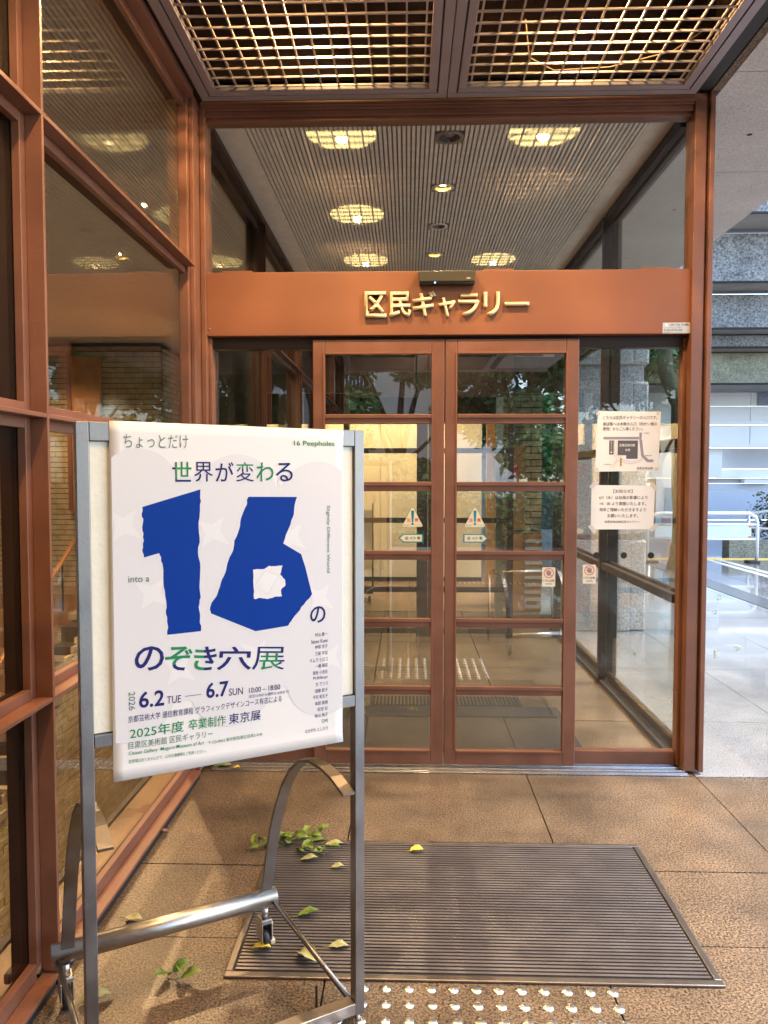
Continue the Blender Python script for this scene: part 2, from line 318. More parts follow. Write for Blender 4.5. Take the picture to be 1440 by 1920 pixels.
# header
hd = bx('header_panel', panelp, ef, -.942, 1.300, FY, FY + .10, 2.057, 2.352, bev=.003)
bx('header_end', panelp, ef, -.952, -.9435, FY + .004, FY + .11, 2.057, 2.350, bev=.002)
bx('header_end', panelp, ef, 1.302, 1.3105, FY + .004, FY + .11, 2.057, 2.350, bev=.002)
for x in (-.80, .42, 1.14):
    MB().box(x - .07, x + .07, FY + .01, FY + .05, 2.3525, 2.362).build('hinge', panelp, ef, bevel=.002)
for x, z in ((-.928, 2.09), (1.286, 2.10)):
    M = Matrix.Translation((x, FY - .0005, z)) @ Matrix.Rotation(pi / 2, 4, 'X')
    MB().lathe([(.005, 0), (.005, .002), (.003, .0035), (.0001, .0038)], 10, M).build('screw', zinc, ef)
# lintel under header and bottom rails
bx('lintel', paint_shade, ef, -.924, 1.2855, 3.665, 3.74, 2.005, 2.056)
MB().box(-.924, -.452, 3.68, 3.73, .013, .078).build('bottom_rail', paint, ef, bevel=.004)
MB().box(  .803, 1.2855, 3.68, 3.73, .013, .078).build('bottom_rail', paint, ef, bevel=.004)
bx('glass_pane', doorg, ef, -.924, -.40, 3.70, 3.708, .079, 2.004, bev=0)
bx('glass_pane', clear, ef, .75, 1.2855, 3.70, 3.708, .079, 2.004, bev=0)
# threshold track
tk = MB().box(-.935, 1.318, 3.572, 3.74, .0005, .005)
for y in (3.578, 3.612, 3.655, 3.69): tk.box(-.93, 1.312, y, y + .012, .0055, .012)
tk.build('threshold_track', alu, ef, bevel=.001)
# raised metal letters
lt = empty('gallery_sign_letters', (.18, FY, 2.19), label='raised satin brass Japanese letters on the rust brown header panel', cat='sign lettering')
chars = '区民ギャラリー'
boxes = [(-.200, -.098, 2.137, 2.256), (-.088, .015, 2.137, 2.254), (.022, .130, 2.140, 2.256), (.142, .222, 2.138, 2.226), (.233, .332, 2.140, 2.243), (.350, .425, 2.140, 2.250), (.447, .560, 2.186, 2.203)]
for ch, (a, b, c, d) in zip(chars, boxes):
    o = text('letter', ch, gold, lt, a - .18, c - 2.19, b - .18, c - 2.19, d - c, y=-.006, bold=.022, extr=.012)
# door sensor
sn = empty('door_sensor', (.18, FY, 2.31), label='slim black automatic door sensor box above the brass lettering', cat='sensor')
M = MB().prism([(-.128, -.018), (.128, -.018), (.131, .022), (.131, .03), (-.131, .03), (-.131, .022)], -.045, -.0005); M.build('housing', mat('sensor olive black', (.045, .042, .028), .35), sn, bevel=.003, local=True)
MB().box(-.127, .127, -.048, -.003, -.030, -.0185).build('sensor_window', mat('sensor window', (.008, .008, .01), .15), sn, bevel=.003, local=True)
MB().disc(.098, -.004, .010, -.0458, rz=.003).build('logo_plate', silver, sn, local=True)
MB().disc(-.055, -.024, .0022, -.0485).build('status_led', mat('blue led', (.1, .2, 1), .5, emis=(.1, .3, 1), es=12), sn, local=True)
# maker label on the header
lb = empty('header_label', (1.238, FY - .0008, 2.083), label='small silver service label with tiny printed lines at the lower right corner of the header', cat='label')
MB().box(-.063, .063, -.0004, .0004, -.0245, .0245).build('label_sheet', silver, lb, local=True)
text('label_text', '自動ドア 修理・保守連絡先', ink_blk, lb, -.028, .010, .058, .010, .008, y=-.0008, bold=.01)
text('label_text', 'フリーダイヤル受付', ink_blk, lb, -.058, .0, .025, .0, .005, y=-.0008)
text('label_text', '0120-0725-84', ink_blk, lb, -.058, -.014, .026, -.014, .0095, y=-.0008, bold=.01)
text('label_text', '24時間受付 サービスセンター', ink_blk, lb, -.058, -.022, .030, -.022, .004, y=-.0008)
MB().ring(-.046, .014, .0, .007, -.0008).build('label_badge', paper2, lb, local=True)

# ------------------------------------------------------------------ sliding doors
def leaf(cx, w, stL, stR, label):
    y0, y1 = 3.625 + .012, 3.672
    d = empty('sliding_door', (cx, 3.655, .018), label=label, cat='sliding door', group='automatic entrance doors')
    a, b = cx - w / 2, cx + w / 2
    def bd(n, *q): return B(n, paint, d, *q, bevel=.003)
    bd('stile', a, a + stL, y0, y1, .018, 2.04); bd('stile', b - stR, b, y0, y1, .018, 2.04)
    bd('top_rail', a + stL + .0003, b - stR - .0003, y0, y1, 1.973, 2.04); bd('bottom_rail', a + stL + .0003, b - stR - .0003, y0, y1, .018, .088)
    zs = [1.668, 1.350, 1.024, .701, .375]
    for z in zs:
        MB().box(a + stL + .0003, b - stR - .0003, y0 + .004, y1 - .004, z - .021, z + .021).box(a + stL + .001, b - stR - .001, y0 - .004, y0 + .0035, z + .004, z + .024).build('glazing_bar', paint, d, bevel=.003)
    ed = [1.973] + [q for z in zs for q in (z + .021, z - .021)] + [.088]
    for k in range(6):
        t, bt = ed[2 * k], ed[2 * k + 1]
        B('glass_pane', doorg, d, a + stL - .004, b - stR + .004, 3.652, 3.658, bt - .003, t + .003)
        xa, xb = a + stL + .0006, b - stR - .0006
    # glazing bead round the whole opening
    MB().box(a + stL - .008, a + stL + .0, y0 - .004, y0 - .0003, .083, 1.978).box(b - stR, b - stR + .008, y0 - .004, y0 - .0003, .083, 1.978).box(a + stL + .001, b - stR - .001, y0 - .004, y0 - .0003, 1.9735, 1.982).box(a + stL + .001, b - stR - .001, y0 - .004, y0 - .0003, .079, .0875).build('glazing_bead', panelp, d, bevel=.001)
    return d
dL = leaf((-.447 + .1735) / 2, .6185, .056, .060, 'left leaf of the rust brown automatic sliding door, partly hidden behind the poster stand')
dR = leaf((.1755 + .80) / 2, .6225, .056, .060, 'right leaf of the rust brown automatic sliding door, fully in view')

# stickers
def warn(cx, cz, lab):
    e = empty('warning_sticker', (cx, 3.6505, cz), label=lab, cat='sticker', group='triangular door warning stickers')
    w, h, r = .047, .045, .006
    pts = []
    for (x, z, a0) in ((w - r, -h + r, -90), (0, h - r, 30), (-w + r, -h + r, 150)):
        for k in range(5): a = R_(a0 + k * 30); pts.append((x + r * cos(a), z + r * sin(a)))
    MB().flat(pts, 0).build('sticker_sheet', stick, e, local=True)
    MB().flat([(-.0075, .030), (-.0055, .033), (.0055, .033), (.0075, .030), (.004, -.020), (.002, -.023), (-.002, -.023), (-.004, -.020)], -.0006).disc(0, -.031, .0062, -.0006, 16).build('exclamation_mark', ink_teal, e, local=True)
    text('warning_text', '注', ink_red, e, -.028, -.022, -.0095, -.022, .019, y=-.0006, bold=.02); text('warning_text', '意', ink_red, e, .0095, -.022, .028, -.022, .019, y=-.0006, bold=.02)
    text('warning_text', '駆け込まない', ink_teal, e, -.043, -.040, -.010, -.040, .006, y=-.0006, bold=.01); text('warning_text', 'でください', ink_teal, e, .010, -.040, .043, -.040, .006, y=-.0006, bold=.01)
def arrow(cx, cz, s, lab):
    e = empty('automatic_sticker', (cx, 3.6505, cz), label=lab, cat='sticker', group='arrow shaped automatic door stickers')
    def shp(w, h, t): p = [(-w, 0), (-w + t, h), (w, h), (w, -h), (-w + t, -h)]; return [(x * s, z) for x, z in p]
    MB().flat(shp(.059, .0205, .021), 0).build('border', ink_teal, e, local=True); MB().flat([(x + .0005, z) for x, z in shp(.052, .0155, .017)], -.0005).build('sticker_sheet', stick, e, local=True)
    o = .006 * s
    text('sticker_text', '自', ink_blk, e, o - .032, -.008, o - .019, -.008, .016, y=-.001, bold=.01); text('sticker_text', '動', ink_blk, e, o + .024, -.008, o + .039, -.008, .016, y=-.001, bold=.01)
    MB().disc(o + .003, 0, .014, -.001, rz=.0055).build('oval', ink_teal, e, local=True); MB().disc(o + .003, 0, .010, -.0013, rz=.003).build('oval_centre', stick, e, local=True)
warn(.0245, 1.205, 'cream triangular caution sticker with a teal exclamation mark on the left door leaf')
warn(.320, 1.205, 'cream triangular caution sticker with a teal exclamation mark on the right door leaf')
arrow(.0165, 1.106, 1, 'teal and cream automatic door sticker pointing left on the left door leaf')
arrow(.323, 1.106, -1, 'teal and cream automatic door sticker pointing right on the right door leaf')
def caution(cx, y, cz, s, lab):
    e = empty('caution_sticker', (cx, y, cz), label=lab, cat='sticker', group='door caution stickers')
    w, h, r = .031 * s, .046 * s, .005; pts = []
    for (x, z, a0) in ((w - r, -h + r, -90), (w - r, h - r, 0), (-w + r, h - r, 90), (-w + r, -h + r, 180)):
        for k in range(4): a = R_(a0 + k * 30); pts.append((x + r * cos(a), z + r * sin(a)))
    MB().flat(pts, 0).build('sticker_sheet', stick2, e, local=True)
    hand = [(-.010, -.004), (-.014, .006), (-.012, .010), (-.008, .004), (-.008, .016), (-.005, .017), (-.004, .007), (-.002, .019), (.001, .019), (.002, .007), (.005, .017), (.008, .016), (.007, .005), (.011, .012), (.013, .010), (.010, -.004), (.005, -.010), (-.005, -.010)]
    MB().flat([(x * s, (z + .016) * s) for x, z in hand], -.0005).build('hand_symbol', ink_road, e, local=True)
    rg = MB().ring(0, .019 * s, .0205 * s, .024 * s, -.001)
    Mr = [(-.0165, .0165), (-.0145, .0185), (.0165, -.0125), (.0145, -.0145)]; rg.flat([(x * s, (z + .0175) * s) for x, z in Mr], -.001); rg.build('prohibition_ring', ink_red, e, local=True)
    text('sticker_text', 'ドアに注意', ink_blk, e, -.027 * s, -.023 * s, .027 * s, -.023 * s, .011 * s, y=-.0006, bold=.02)
    text('sticker_text', 'CAUTION', ink_blk, e, -.015 * s, -.036 * s, .015 * s, -.036 * s, .0065 * s, y=-.0006, bold=.015)
caution(.670, 3.6505, .923, 1, 'cream no touching sticker at the lower right of the right door leaf')
caution(.872, 3.6985, .931, 1, 'cream no touching sticker on the fixed side glass below the notices')
for x in (.905, 1.035, 1.163):
    e = MB().ring(x, 1.022, 0, .0155, 3.6985, 20).build('collision_dot', blackp, None)
    tag(e, {.905: 'leftmost of three black collision dots on the side glass, over the dark post', 1.035: 'middle of three black collision dots on the side glass, over the granite column', 1.163: 'rightmost of three black collision dots on the side glass, beside the tree trunk'}[x], 'sticker', 'black collision dots')

# notices on the right side glass
n1 = empty('map_notice', (1.045, 3.697, 1.565), label='printed notice with a grey street map taped to the side glass, above the second notice', cat='notice')
w, h = .150, .143
MB().flat([(-w - .002, -h), (w - .004, -h + .004), (w + .004, h - .002), (-w + .008, h)], 0).build('paper_sheet', paper2, n1, local=True)
def T(e, s, x0, z, x1, hh, m=ink_blk, b=.005, y=-.0008, z1=None): text('printed_text', s, m, e, x0, z, x1, z if z1 is None else z1, hh, y=y, bold=b)
T(n1, 'こちらは区民ギャラリーの入口です。', -.118, .104, .138, .018); T(n1, '美術館へは本館の入口（向かい側の', -.118, .074, .136, .018); T(n1, '建物）からご入場ください。', -.118, .051, .070, .018)
rd = MB(); rd.flat([(-.115, .010), (.053, .010), (.053, .022), (-.115, .022)], -.0006).flat([(.054, .010), (.064, .010), (.067, .042), (.054, .042)], -.0006)
rd.flat([(.054, .0095), (.067, .0095), (.077, -.065), (.100, -.085), (.122, -.085), (.122, -.098), (.092, -.098), (.064, -.07)], -.0006)
rd.build('map_road', ink_road, n1, local=True)
MB().flat([(-.047, -.065), (-.006, -.065), (-.006, -.082), (.048, -.082), (.048, .005), (-.047, .005)], -.0006).flat([(-.087, -.062), (-.067, -.062), (-.065, .005), (-.087, .005)], -.0006).build('map_block', ink_bld, n1, local=True)
def line(mb, pts, t=.0012, y=-.0006):
    for a, b in zip(pts[:-1], pts[1:]):
        a = Vector(a); b = Vector(b); d = (b - a).normalized(); q = Vector((-d.y, d.x)) * t / 2
        mb.flat([tuple(a - q), tuple(b - q), tuple(b + q), tuple(a + q)], y)
ln = MB()
line(ln, [(-.062, .008), (-.062, -.065), (-.050, -.085), (-.060, -.100), (-.080, -.123)]); line(ln, [(-.054, .008), (-.054, -.062), (-.040, -.078), (-.010, -.092), (.02, -.097), (.05, -.090), (.070, -.080)])
line(ln, [(-.045, -.088), (-.053, -.102), (-.071, -.125)]); line(ln, [(-.045, -.088), (-.010, -.102), (.02, -.106), (.055, -.096), (.073, -.087)])
ln.build('map_path', ink_road, n1, local=True)
MB().flat([(-.036, -.118), (-.026, -.118), (-.026, -.078), (-.036, -.078)], -.0005).build('map_highlight', ink_yel, n1, local=True)
T(n1, '目黒区美術館', -.038, -.024, .034, .013, paper2, .01, -.001); T(n1, '本館', -.012, -.046, .012, .012, paper2, .01, -.001); T(n1, '目黒区美術館', .045, -.133, .120, .012)
for k, ch in enumerate('区民ギャラリー'): T(n1, ch, -.080, -.004 - k * .0085, -.073, .007, paper2, .0, -.001)
for k, ch in enumerate('美術館入口'): T(n1, ch, -.0345, -.086 - k * .0075, -.0275, .0065, ink_blk, .01, -.001)
for k, ch in enumerate('現在地'): T(n1, ch, -.0715, -.043 - k * .0085, -.0645, .0075)
T(n1, '↑', -.0715, -.034, -.0645, .006); T(n1, '↑', -.0345, -.075, -.0275, .006)
T(n1, '目黒通り', .078, .036, .102, .006); T(n1, '目黒駅方面', .080, -.070, .112, .006); T(n1, '中目黒駅方面', -.112, -.112, -.078, .006)
for x, z in ((-.142, .132), (.140, .132), (-.145, -.132), (.138, -.130)): MB().flat([(x - .008, z - .007), (x + .008, z - .007), (x + .008, z + .007), (x - .008, z + .007)], -.0012).build('tape', tape, n1, local=True)
n2 = empty('closing_notice', (1.026, 3.697, 1.252), label='white opening time notice held by folded tape below the map notice', cat='notice')
w, h = .150, .104
MB().flat([(-w, -h - .002), (w - .004, -h), (w + .001, h), (-w + .001, h + .002)], 0).build('paper_sheet', paper2, n2, local=True)
T(n2, '【お知らせ】', -.045, .068, .045, .018); T(n2, '6/3（水）は台風の影響により', -.112, .038, .116, .0175); T(n2, '14：00 より開館いたします。', -.108, .009, .110, .0175)
T(n2, '何卒ご理解いただきますよう', -.110, -.020, .108, .0175); T(n2, 'お願いいたします。', -.072, -.049, .072, .0175); T(n2, '目黒区美術館区民ギャラリー', -.084, -.075, .082, .012)
for x, z, a in ((-.138, .108, 45), (.146, .098, -45), (-.142, -.104, -50), (.148, -.096, 45)):
    q = [(x + .024 * cos(R_(a + d)), z + .024 * sin(R_(a + d))) for d in (22, 158, 202, 338)]; MB().flat(q, -.0015).build('tape', tape, n2, local=True)

# ------------------------------------------------------------------ glazed side walls: T section members
def side_wall(name, xg, sgn, ya, yb, posts, label, z0=.02, mainm=paint, backm=paint_shade, gl=refl, xt=None):
    """xg glass plane, sgn=+1 when the outer plate points to +x"""
    e = empty(name, (xg, (ya + yb) / 2, 0), label=label, cat='glazed wall')
    def X(a, b): return (xg + sgn * a, xg + sgn * b) if sgn > 0 else (xg + sgn * b, xg + sgn * a)
    ps = [ya] + posts + [yb]
    for p in posts:
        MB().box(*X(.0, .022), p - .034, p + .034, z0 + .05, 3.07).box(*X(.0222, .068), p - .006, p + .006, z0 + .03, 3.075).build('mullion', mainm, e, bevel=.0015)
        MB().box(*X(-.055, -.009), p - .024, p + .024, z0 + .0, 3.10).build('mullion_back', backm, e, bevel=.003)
        mf = MB().box(*X(-.075, -.0555), p - .03, p + .03, z0, z0 + .03); mf.build('foot_bolt', backm, e, bevel=.006)
    edges = []
    for a, b in zip(ps[:-1], ps[1:]):
        ia, ib = a + (.0345 if a in posts else 0), b - (.0345 if b in posts else 0)
        pa, pb = a + (.0065 if a in posts else 0), b - (.0065 if b in posts else 0)
        for z in LV[:3]:
            MB().box(*X(0, .0215), ia, ib, z - .034, z + .034).box(*X(.0225, .0675), pa, pb, z - .006, z + .006).build('transom', mainm, e, bevel=.0015)
            MB().box(*X(-.05, -.009), a + .025, b - .025, z - .022, z + .022).build('transom_back', backm, e, bevel=.003)
        MB().box(*X(0, .0215), ia, ib, 3.045, 3.115).box(*X(.0225, .0675), pa, pb, 3.078, 3.115).build('top_rail', mainm, e, bevel=.0015)
        MB().box(*X(-.05, -.009), a + .025, b - .025, 3.06, 3.115).build('top_rail_back', backm, e, bevel=.003)
        MB().box(*X(0, .0215), ia, ib, .03, .085).box(*X(.0225, .0685), pa, pb, .030, .042).build('bottom_rail', mainm, e, bevel=.0015)
        MB().box(*X(-.05, .060), pa, pb, .0005, .0295).build('rail_shadow_gap', blackp, e)
        lv = [.085] + [q for z in LV[:3] for q in (z - .034, z + .034)] + [3.045]
        for k in range(4): B('glass_pane', gl, e, *X(-.0085, -.0005), a + .002, b - .002, lv[2 * k] - .01, lv[2 * k + 1] + .01)
    return e
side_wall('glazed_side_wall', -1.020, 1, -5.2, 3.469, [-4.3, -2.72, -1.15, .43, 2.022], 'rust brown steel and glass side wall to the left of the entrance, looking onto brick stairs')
side_wall('glazed_lobby_wall', -1.020, 1, 3.73, 9.4, [5.2, 6.9, 8.4], 'dark steel and glass wall on the left side of the lobby behind the doors', mainm=paint_shade)
side_wall('glazed_porch_wall', 1.345, 1, 3.76, 6.62, [5.20], 'shade-darkened brown framed glass wall on the right side of the porch beside the granite column', mainm=paint_shade, backm=paint_shade, gl=clear)
MB().lathe([(.008, 0), (.008, .02), (.0001, .021)], 10, Matrix.Translation((-.952, 2.909, .02)) @ Matrix.Rotation(pi / 2, 4, 'Y')).build('rail_bolt', paint, bpy.data.objects['glazed_side_wall'])

# ------------------------------------------------------------------ ceilings
cr = empty('canopy_roof', (0, 3, 3.2), label='flat canopy roof with speckled concrete soffit panels over the entrance', cat='canopy')
B('roof_slab', smooth_c, cr, -9, 2.26, -5.3, 16, 3.62, 4.1)
sof = [(-5.3, -4.2), (-4.2, -3.1), (-3.1, -2.05), (-2.05, -1.0), (-1.0, .12), (.12, 1.24), (1.24, 2.35), (2.35, 3.462), (3.462, 4.575), (4.575, 5.70), (5.70, 6.83), (6.83, 7.96)]
for a, b in sof:
    B('soffit_panel', soffit, cr, 1.405, 2.28, a + .003, b - .003, 3.15, 3.19)
    for q in range(2):
        y = a + .55 * (b - a); 
    MB().ring(0, 0, 0, .011, 0, 12).v
    e = MB(); e.lathe([(.014, 0), (.012, .001), (.0001, .0011)], 12, Matrix.Translation((1.75, a + .62, 3.1485)))
    e.build('bolt_hole', blackp, cr)
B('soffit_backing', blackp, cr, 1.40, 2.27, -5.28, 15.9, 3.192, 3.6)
B('fascia', soffit, cr, 2.262, 2.30, -5.3, 16, 3.192, 4.15); B('fascia', soffit, cr, -9, 2.261, -5.35, -5.302, 3.1, 4.15)
B('soffit_panel', soffit, cr, 1.405, 2.28, 7.966, 15.9, 3.15, 3.19)
# edge trim between grille well and soffit: rough inner side and a thin brass coloured edge
B('well_side', stone('well side', (.05, .035, .02), (.2, .15, .1), 120, rough=.9), cr, 1.365, 1.398, -5.3, 3.58, 3.13, 3.60)
bx('edge_trim', paint, cr, 1.3985, 1.4045, -5.3, 3.58, 3.128, 3.155, bev=.001)
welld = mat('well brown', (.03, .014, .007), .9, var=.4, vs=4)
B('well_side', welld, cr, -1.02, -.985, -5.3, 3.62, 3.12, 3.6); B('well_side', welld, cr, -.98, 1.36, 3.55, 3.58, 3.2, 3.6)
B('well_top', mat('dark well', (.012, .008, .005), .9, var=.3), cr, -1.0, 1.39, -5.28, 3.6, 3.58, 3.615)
# open grille panels
wx = MB().box(-.475, .475, -.0035, .0035, -.0035, .0035).mesh('cross_wire'); wx.materials.append(wirem)
ylen = 1.74
wy = MB().box(-.0035, .0035, -ylen / 2 + .078, ylen / 2 - .078, -.0035, .0035).mesh('long_wire'); wy.materials.append(wirem)
ends = [3.548, 1.80, .05, -1.70, -3.45, -5.20]
pos = {0: 'front left', 1: 'front right'}
gn = 0
for k in range(5):
    yb_, ya_ = ends[k], ends[k + 1] + .006
    for s, (xa, xb) in enumerate(((-.932, .172), (.176, 1.280))):
        cx, cy = (xa + xb) / 2, (ya_ + yb_) / 2
        where = ('nearest the doors', 'second row from doors', 'third row from doors', 'fourth row from doors', 'farthest from doors')[k]
        e = empty('ceiling_grille', (cx, cy, 3.10), label='square mesh ceiling grille in mauve frame, %s side, %s' % (('left', 'right')[s], where), cat='ceiling grille', group='mesh ceiling grille panels')
        f = MB(); q = MB(); g2 = MB(); w1, w2, w3 = .038, .045, .080
        for (mb_, o_, i_, zt) in ((f, 0, w1, 3.100), (g2, w1 + .0002, w2 - .0002, 3.106), (q, w2, w3, 3.100)):
            mb_.box(xa + o_, xb - o_, yb_ - i_, yb_ - o_, zt, 3.125).box(xa + o_, xb - o_, ya_ + o_, ya_ + i_, zt, 3.125)
            mb_.box(xa + o_, xa + i_, ya_ + i_ + .0002, yb_ - i_ - .0002, zt, 3.125).box(xb - i_, xb - o_, ya_ + i_ + .0002, yb_ - i_ - .0002, zt, 3.125)
        f.build('frame', mauve, e, bevel=.0015); q.build('inner_frame', mauve, e, bevel=.0015); g2.build('frame_groove', blackp, e)
        n = 0
        y = yb_ - .105
        while y > ya_ + .082:
            link('cross_wire', wx, None, e, (0, y - cy, .012)); y -= .0738
        x = xa + .10
        while x < xb - .082:
            link('long_wire', wy, None, e, (x - cx, 0, .0192)); x += .0752
# hanging rim below grille: beam framing along the sides
MB().box(-.985, -.945, -5.2, 3.585, 3.119, 3.135).build('grille_edge', paint_shade, cr)
MB().box(1.29, 1.362, -5.2, 3.58, 3.135, 3.150).build('grille_edge', blackp, cr)
# stray cable above the right grille
MB().tube([(.45, 3.05, 3.15), (.5, 3.28, 3.13), (.62, 3.38, 3.127), (.85, 3.36, 3.127), (1.08, 3.26, 3.135), (1.2, 3.22, 3.2)], .003, 6).build('loose_cable', mat('beige cable', (.3, .2, .1), .5), cr)
# canopy lamps
def canopy_lamp(x, y, lab, w=90):
    e = empty('canopy_lamp', (x, y, 3.30), label=lab, cat='ceiling lamp', group='round lamps above the ceiling grille')
    MB().lathe([(.0001, -.004), (.10, -.003), (.185, 0), (.20, .012), (.21, .03)], 32).build('lens', lens, e, local=True)
    MB().lathe([(.20, .011), (.225, .005), (.24, .02), (.24, .12), (.10, .22), (.0001, .22)], 32).build('housing', mat('lamp housing', (.12, .09, .06), .5), e, local=True)
    lamp('lamp_light', (x, y, 3.285), w, angle=158, blend=.5, size=.03, parent=e)
canopy_lamp(-.37, 2.945, 'round glowing yellow lamp above the left grille, nearest the doors', 34)
canopy_lamp(.75, 2.945, 'round glowing yellow lamp above the right grille, nearest the doors', 34)
canopy_lamp(-.37, 1.62, 'round glowing yellow lamp above the left grille, second row from the doors', 34)
canopy_lamp(.75, .42, 'round glowing yellow lamp above the right grille, third row from the doors', 22)
canopy_lamp(-.37, .42, 'round glowing yellow lamp above the left grille, third row from the doors', 22)
canopy_lamp(.75, -2.1, 'round glowing yellow lamp above the right grille, fourth row from the doors', 15)
canopy_lamp(-.37, -2.1, 'round glowing yellow lamp above the left grille, fourth row from the doors', 15)
# ribbed lobby ceiling
lc = empty('lobby_ceiling', (.18, 6, 3.14), kind='structure')
B('ceiling_board', ceil, lc, -1.0, 1.33, 3.71, 3.82, 3.125, 3.16)
B('ceiling_board', ceil, lc, -1.0, -.83, 3.8205, 12.0, 3.125, 3.16); B('ceiling_board', ceil, lc, 1.18, 1.33, 3.8205, 12.0, 3.125, 3.16)
B('ceiling_back', ceilg, lc, -.8295, 1.1795, 3.8205, 12.0, 3.145, 3.16)
ribm = MB(); x = -.8294; holes = [(.21, 4.015, .078), (.21, 4.705, .064), (.21, 5.415, .064), (.21, 6.10, .064), (.21, 7.4, .062)]
while x < 1.17:
    seg = [(3.8205, 12.0)]
    for hx, hy, hr in holes:
        if abs(x + .0075 - hx) < hr:
            seg = [s_ for a, b in seg for s_ in ([(a, hy - hr), (hy + hr, b)] if a < hy < b else [(a, b)])]
    for a, b in seg: ribm.box(x, x + .0155, a, b, 3.1265, 3.1449)
    x += .0243
ribm.build('rib', ceil, lc, kind='stuff')
def downlight(x, y, z, lit, lab, watt=25, col=(1, .62, .32)):
    e = empty('downlight', (x, y, z), label=lab, cat='downlight', group='recessed downlights in ribbed ceilings')
    MB().lathe([(.048, -.001), (.062, -.003), (.066, .001), (.066, .003)], 28).build('trim_ring', ceil, e, local=True)
    MB().lathe([(.048, -.001), (.046, .04), (.03, .05)], 24).build('reflector', lensw if lit else mauve, e, local=True)
    MB().lathe([(.0001, .018), (.03, .020), (.040, .028), (.044, .034)], 20).build('bulb', bulb if lit else mauve, e, local=True)
    if lit: lamp('lamp_light', (x, y, z + .012), watt, col, 140, .7, .025, e)
downlight(.21, 4.705, 3.1255, True, 'brightly lit downlight in the lobby ceiling above the door sensor', 44, (1, .72, .46))
downlight(.21, 5.415, 3.1255, False, 'unlit downlight in the lobby ceiling between the two lit ones')
downlight(.21, 6.10, 3.1255, True, 'lit downlight in the lobby ceiling farther back, just over the header', 50, (1, .72, .46))
sp = empty('ceiling_speaker', (.21, 4.015, 3.1255), label='round dark ceiling speaker in the ribbed lobby ceiling near the top beam', cat='speaker')
MB().lathe([(.055, -.001), (.072, -.004), (.076, .001), (.076, .003)], 32).build('trim_ring', mat('speaker ring', (.22, .18, .13), .5), sp, local=True)
MB().lathe([(.055, -.001), (.05, .012), (.024, .016)], 28).build('cone', mat('speaker dark', (.035, .03, .03), .6), sp, local=True)
MB().lathe([(.0001, .008), (.018, .010), (.024, .016)], 20).build('hub', mauve, sp, local=True)
# stair hall ceiling
hc = empty('stair_hall_ceiling', (-3, 5, 3.14), kind='structure')
B('ceiling_board', ceil, hc, -8.0, -1.03, -5.1, 16, 3.155, 3.18)
rb2 = MB(); x = -7.5
while x < -1.12: rb2.box(x, x + .015, -5.0, 12, 3.138, 3.1549); x += .0243
rb2.build('rib', ceil, hc, kind='stuff')
downlight(-2.26, 6.07, 3.1375, True, 'lit downlight over the brick stair hall behind the left glass', 520)
downlight(-4.4, 8.6, 3.1375, True, 'lit downlight over the stair landing by the far brick wall', 170)
downlight(-1.69, 4.98, 3.1375, True, 'lit downlight near the glass over the stairwell', 620)
downlight(-4.6, 4.5, 3.1375, True, 'lit downlight above the descending stairs', 260)

# ------------------------------------------------------------------ stair hall
ih = empty('stair_hall_floor', (0, 0, 0), kind='structure')
B('ledge', woodfl, ih, -1.19, -1.075, -5.2, 12, -.25, .0); B('ledge_edge', paint_shade, ih, -1.215, -1.191, -5.2, 12, -.25, .012)
B('basement_floor', woodfl, ih, -8, -1.04, -5.3, 15.9, -3.2, -3.1)
B('landing', woodfl, ih, -8, -3.26, 9.35, 10.0, -.3, -.06)
B('ledge_face', smooth_c, ih, -1.19, -1.05, -5.2, 12, -3.1, -.251)
bl = {}
def brick_wall(name, label, ox, oy, dx, dy, L, z0, z1, prio, cut=None, zf=lambda u: 99, lim=290):
    """bricks of one wall: u runs along (dx,dy) from (ox,oy); the face looks to the left of u"""
    e = empty(name, (ox, oy, 0), label=label, cat='brick wall')
    ang = math.atan2(dy, dx); cl, ll = .0685, .237
    M0 = Matrix.Rotation(ang, 4, 'Z')
    if 'b' not in bl:
        bl['b'] = MB().box(-.1145, .1145, -.012, .02, -.0293, .0293).mesh('brick'); bl['b'].materials.append(brick)
        bl['h'] = MB().box(-.055, .055, -.012, .02, -.0293, .0293).mesh('brick'); bl['h'].materials.append(brick)
    nz = int((z1 - z0) / cl); nu = round(L / ll)
    allb = []
    for k in range(nz):
        z = z0 + cl * (k + .5)
        for i in range(nu + 1):
            u = ll * (i + .5) + (ll / 2 if k % 2 else 0) - ll / 2
            full = not (u - ll / 2 < -.001 or u + ll / 2 > L + .01)
            if not full:
                if u < ll / 4: u = ll / 4
                elif abs(u - L) < ll / 4: u = L - ll / 4
                else: continue
            if z > zf(u): continue
            if cut and cut(u, z): continue
            allb.append((prio(u, z), u, z, full))
    allb.sort(key=lambda q: q[0])
    Mb = M0
    poly = MB()
    topz = min(z1, 50)
    # backing follows the stepped outline
    for i in range(nu + 1):
        u0, u1 = i * ll, min(L, (i + 1) * ll)
        if u1 <= u0: continue
        zt = min(z1, zf((u0 + u1) / 2)) - .012
        poly.box(u0, u1, .004, .2, z0, zt)
    me = poly.mesh('mortar_bed'); o = link('mortar_bed', me, mortar, e); o.rotation_euler = (0, 0, ang)
    for q in allb[:lim]:
        p = M0 @ Vector((q[1], random.uniform(-.005, .004), q[2])); o = link('brick', bl['b' if q[3] else 'h'], None, e, p); o.rotation_euler = (random.uniform(-.02, .02), 0, ang)
    r = MB()
    for q in allb[lim:]:
        hl = .1145 if q[3] else .055; d = random.uniform(-.005, .004)
        r.box(q[1] - hl, q[1] + hl, -.012 + d, .02, q[2] - .0293, q[2] + .0293)
    if r.v: o = link('brickwork', r.mesh('brickwork'), brick, e); o.rotation_euler = (0, 0, ang); o['kind'] = 'stuff'
    return e
